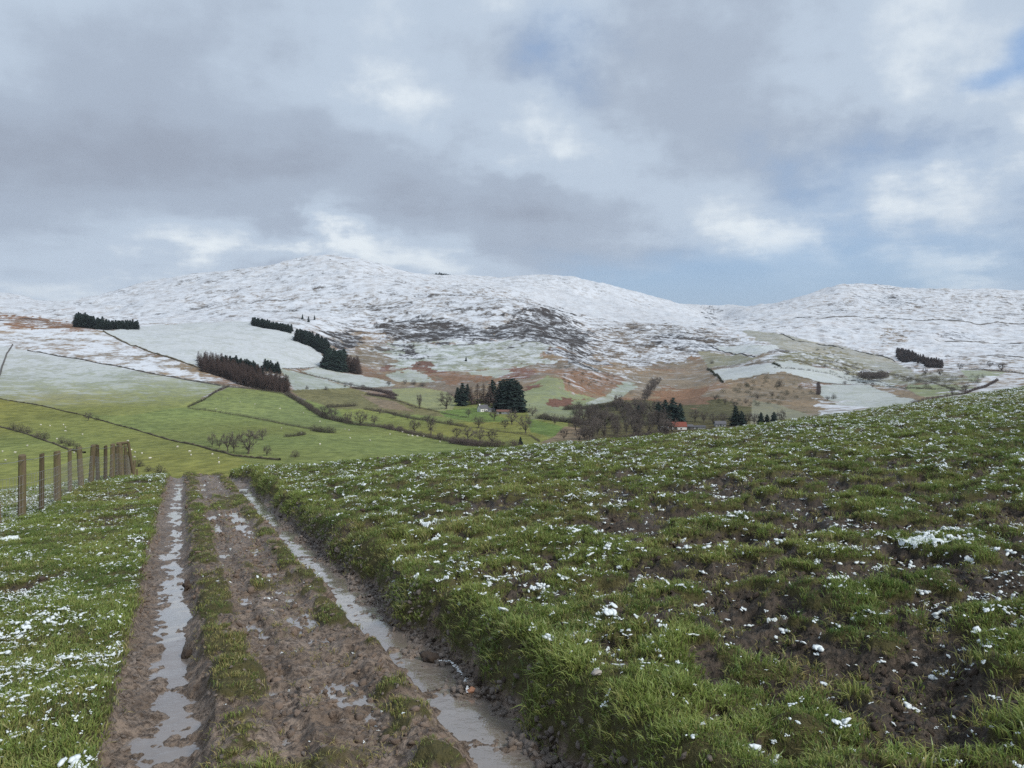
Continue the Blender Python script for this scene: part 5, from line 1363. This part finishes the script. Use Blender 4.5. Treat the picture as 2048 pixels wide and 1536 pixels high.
def snow_or_puddle(label, px, py, rad, thick, seed):
    """half melted snow, also a puddle painted white, following the lumpy ground"""
    p = atf(px, py); n = 44
    a, b = np.meshgrid(np.linspace(-1, 1, n), np.linspace(-1, 1, n), indexing='ij'); a = a.ravel(); b = b.ravel()
    X = p[0] + a * rad; Y = p[1] + b * rad * 1.2
    m = 1.0 - 1.25 * np.hypot(a, b) + .75 * fbm(a, b, .55, 4, seed, .6)
    T = thick * np.sqrt(np.clip(m, 0, 1))
    Z = fg_z(X, Y) + .010 + T * (1 + .25 * fbm(a, b, .15, 3, seed + 3)) - .02 * (m <= 0)
    Q = grid_faces(n, n)[:, ::-1]; Q = Q[(m[Q] > -.08).all(1)]
    use = np.unique(Q); re = np.full(len(a), -1); re[use] = np.arange(len(use))
    tag(obj('snow_or_puddle', mesh_np('snow_or_puddle', np.stack([X, Y, Z], 1)[use], re[Q], M_SNOW)), label, 'snow')
for i, (px, py, rad, th, lb) in enumerate([
        (16, 1080, .36, .09, 'large snow lump against the foot of the fence'),
        (1855, 1090, .36, .035, 'broad flat patch of slushy snow in the muddy field'),
        (1183, 1100, .085, .05, 'bright snow clump in the field just right of the ditch bank'),
        (1405, 1214, .10, .04, 'snow lump on dark mud right of the bank'),
        (1575, 1272, .13, .04, 'long snow lump on the grassy rim'),
        (1498, 1260, .075, .045, 'snow lump left of the long snow lump on the rim'),
        (1630, 1302, .12, .035, 'snow patch caught in grass below the long snow lump'),
        (1462, 1040, .12, .05, 'snow lump on the far mud patch'),
        (1384, 1478, .05, .045, 'pointed snow lump near the lower edge of the grass'),
        (1545, 1502, .045, .03, 'snow crumbs beside the dark mud hollow'),
        (870, 1040, .35, .02, 'flat wet puddle left of the field centre, its sky reflection painted white')]):  # last entry: snow white painted in for the sky reflected by a puddle
    if i in (0, 1, 10): snow_or_puddle(lb, px, py, rad * .5, th * .28, 640 + 7 * i)
    else:
        p = atf(px, py); o = obj('snow_or_puddle', cluster(700 + i)); sz = rad * .5
        o.location = (p[0], p[1], p[2] + .012); o.scale = (sz, sz * (.6 if i % 2 else .9), sz * .8); o.rotation_euler = (0, 0, i * 1.3)
        tag(o, lb, 'snow')
def foam_line():
    b = MB(); r = random.Random(4)
    pts = [(878, 1330), (900, 1336), (918, 1346), (930, 1362), (934, 1378), (936, 1388)]
    P = [atf(*p) for p in pts]
    for i in range(90):
        t = r.random() * (len(P) - 1); k = int(t); q = P[k] + (P[min(k + 1, len(P) - 1)] - P[k]) * (t - k)
        s, w = sw(q[0], q[1]); zw = -0.0747 * s - .074; R0 = r.uniform(.003, .009)
        q = np.array([q[0] + r.gauss(0, .006), q[1] + r.gauss(0, .006), max(zw, -9)])
        n = 7; kk = len(b.V)
        b.V.append(tuple(q + (0, 0, R0 * .5)))
        for j in range(n): a = 6.283 * j / n; b.V.append((q[0] + R0 * math.cos(a), q[1] + R0 * math.sin(a), q[2]))
        for j in range(n): b.F.append((kk, kk + 1 + j, kk + 1 + (j + 1) % n))
    kind(obj('foam', b.mesh('foam', M_FOAM, True)), 'stuff', 'thin white line of foam on the ditch water', 'foam')
foam_line()
# ------------------------------------------------------------------ damp air over the valley
def haze():
    b = MB(); b.box(-9600, 9600, -200, 8400, -95, 520)
    t = new_mat('damp_air')
    v = t.node('ShaderNodeVolumePrincipled', {'Color': (.80, .88, .98, 1), 'Density': HAZE, 'Anisotropy': .0})
    t.l.new(v.outputs[0], t.out.inputs['Volume'])
    kind(obj('haze', b.mesh('haze', t.mat)), 'stuff', 'thin damp haze filling the valley air', 'haze')
HAZE = 3.5e-5
haze()
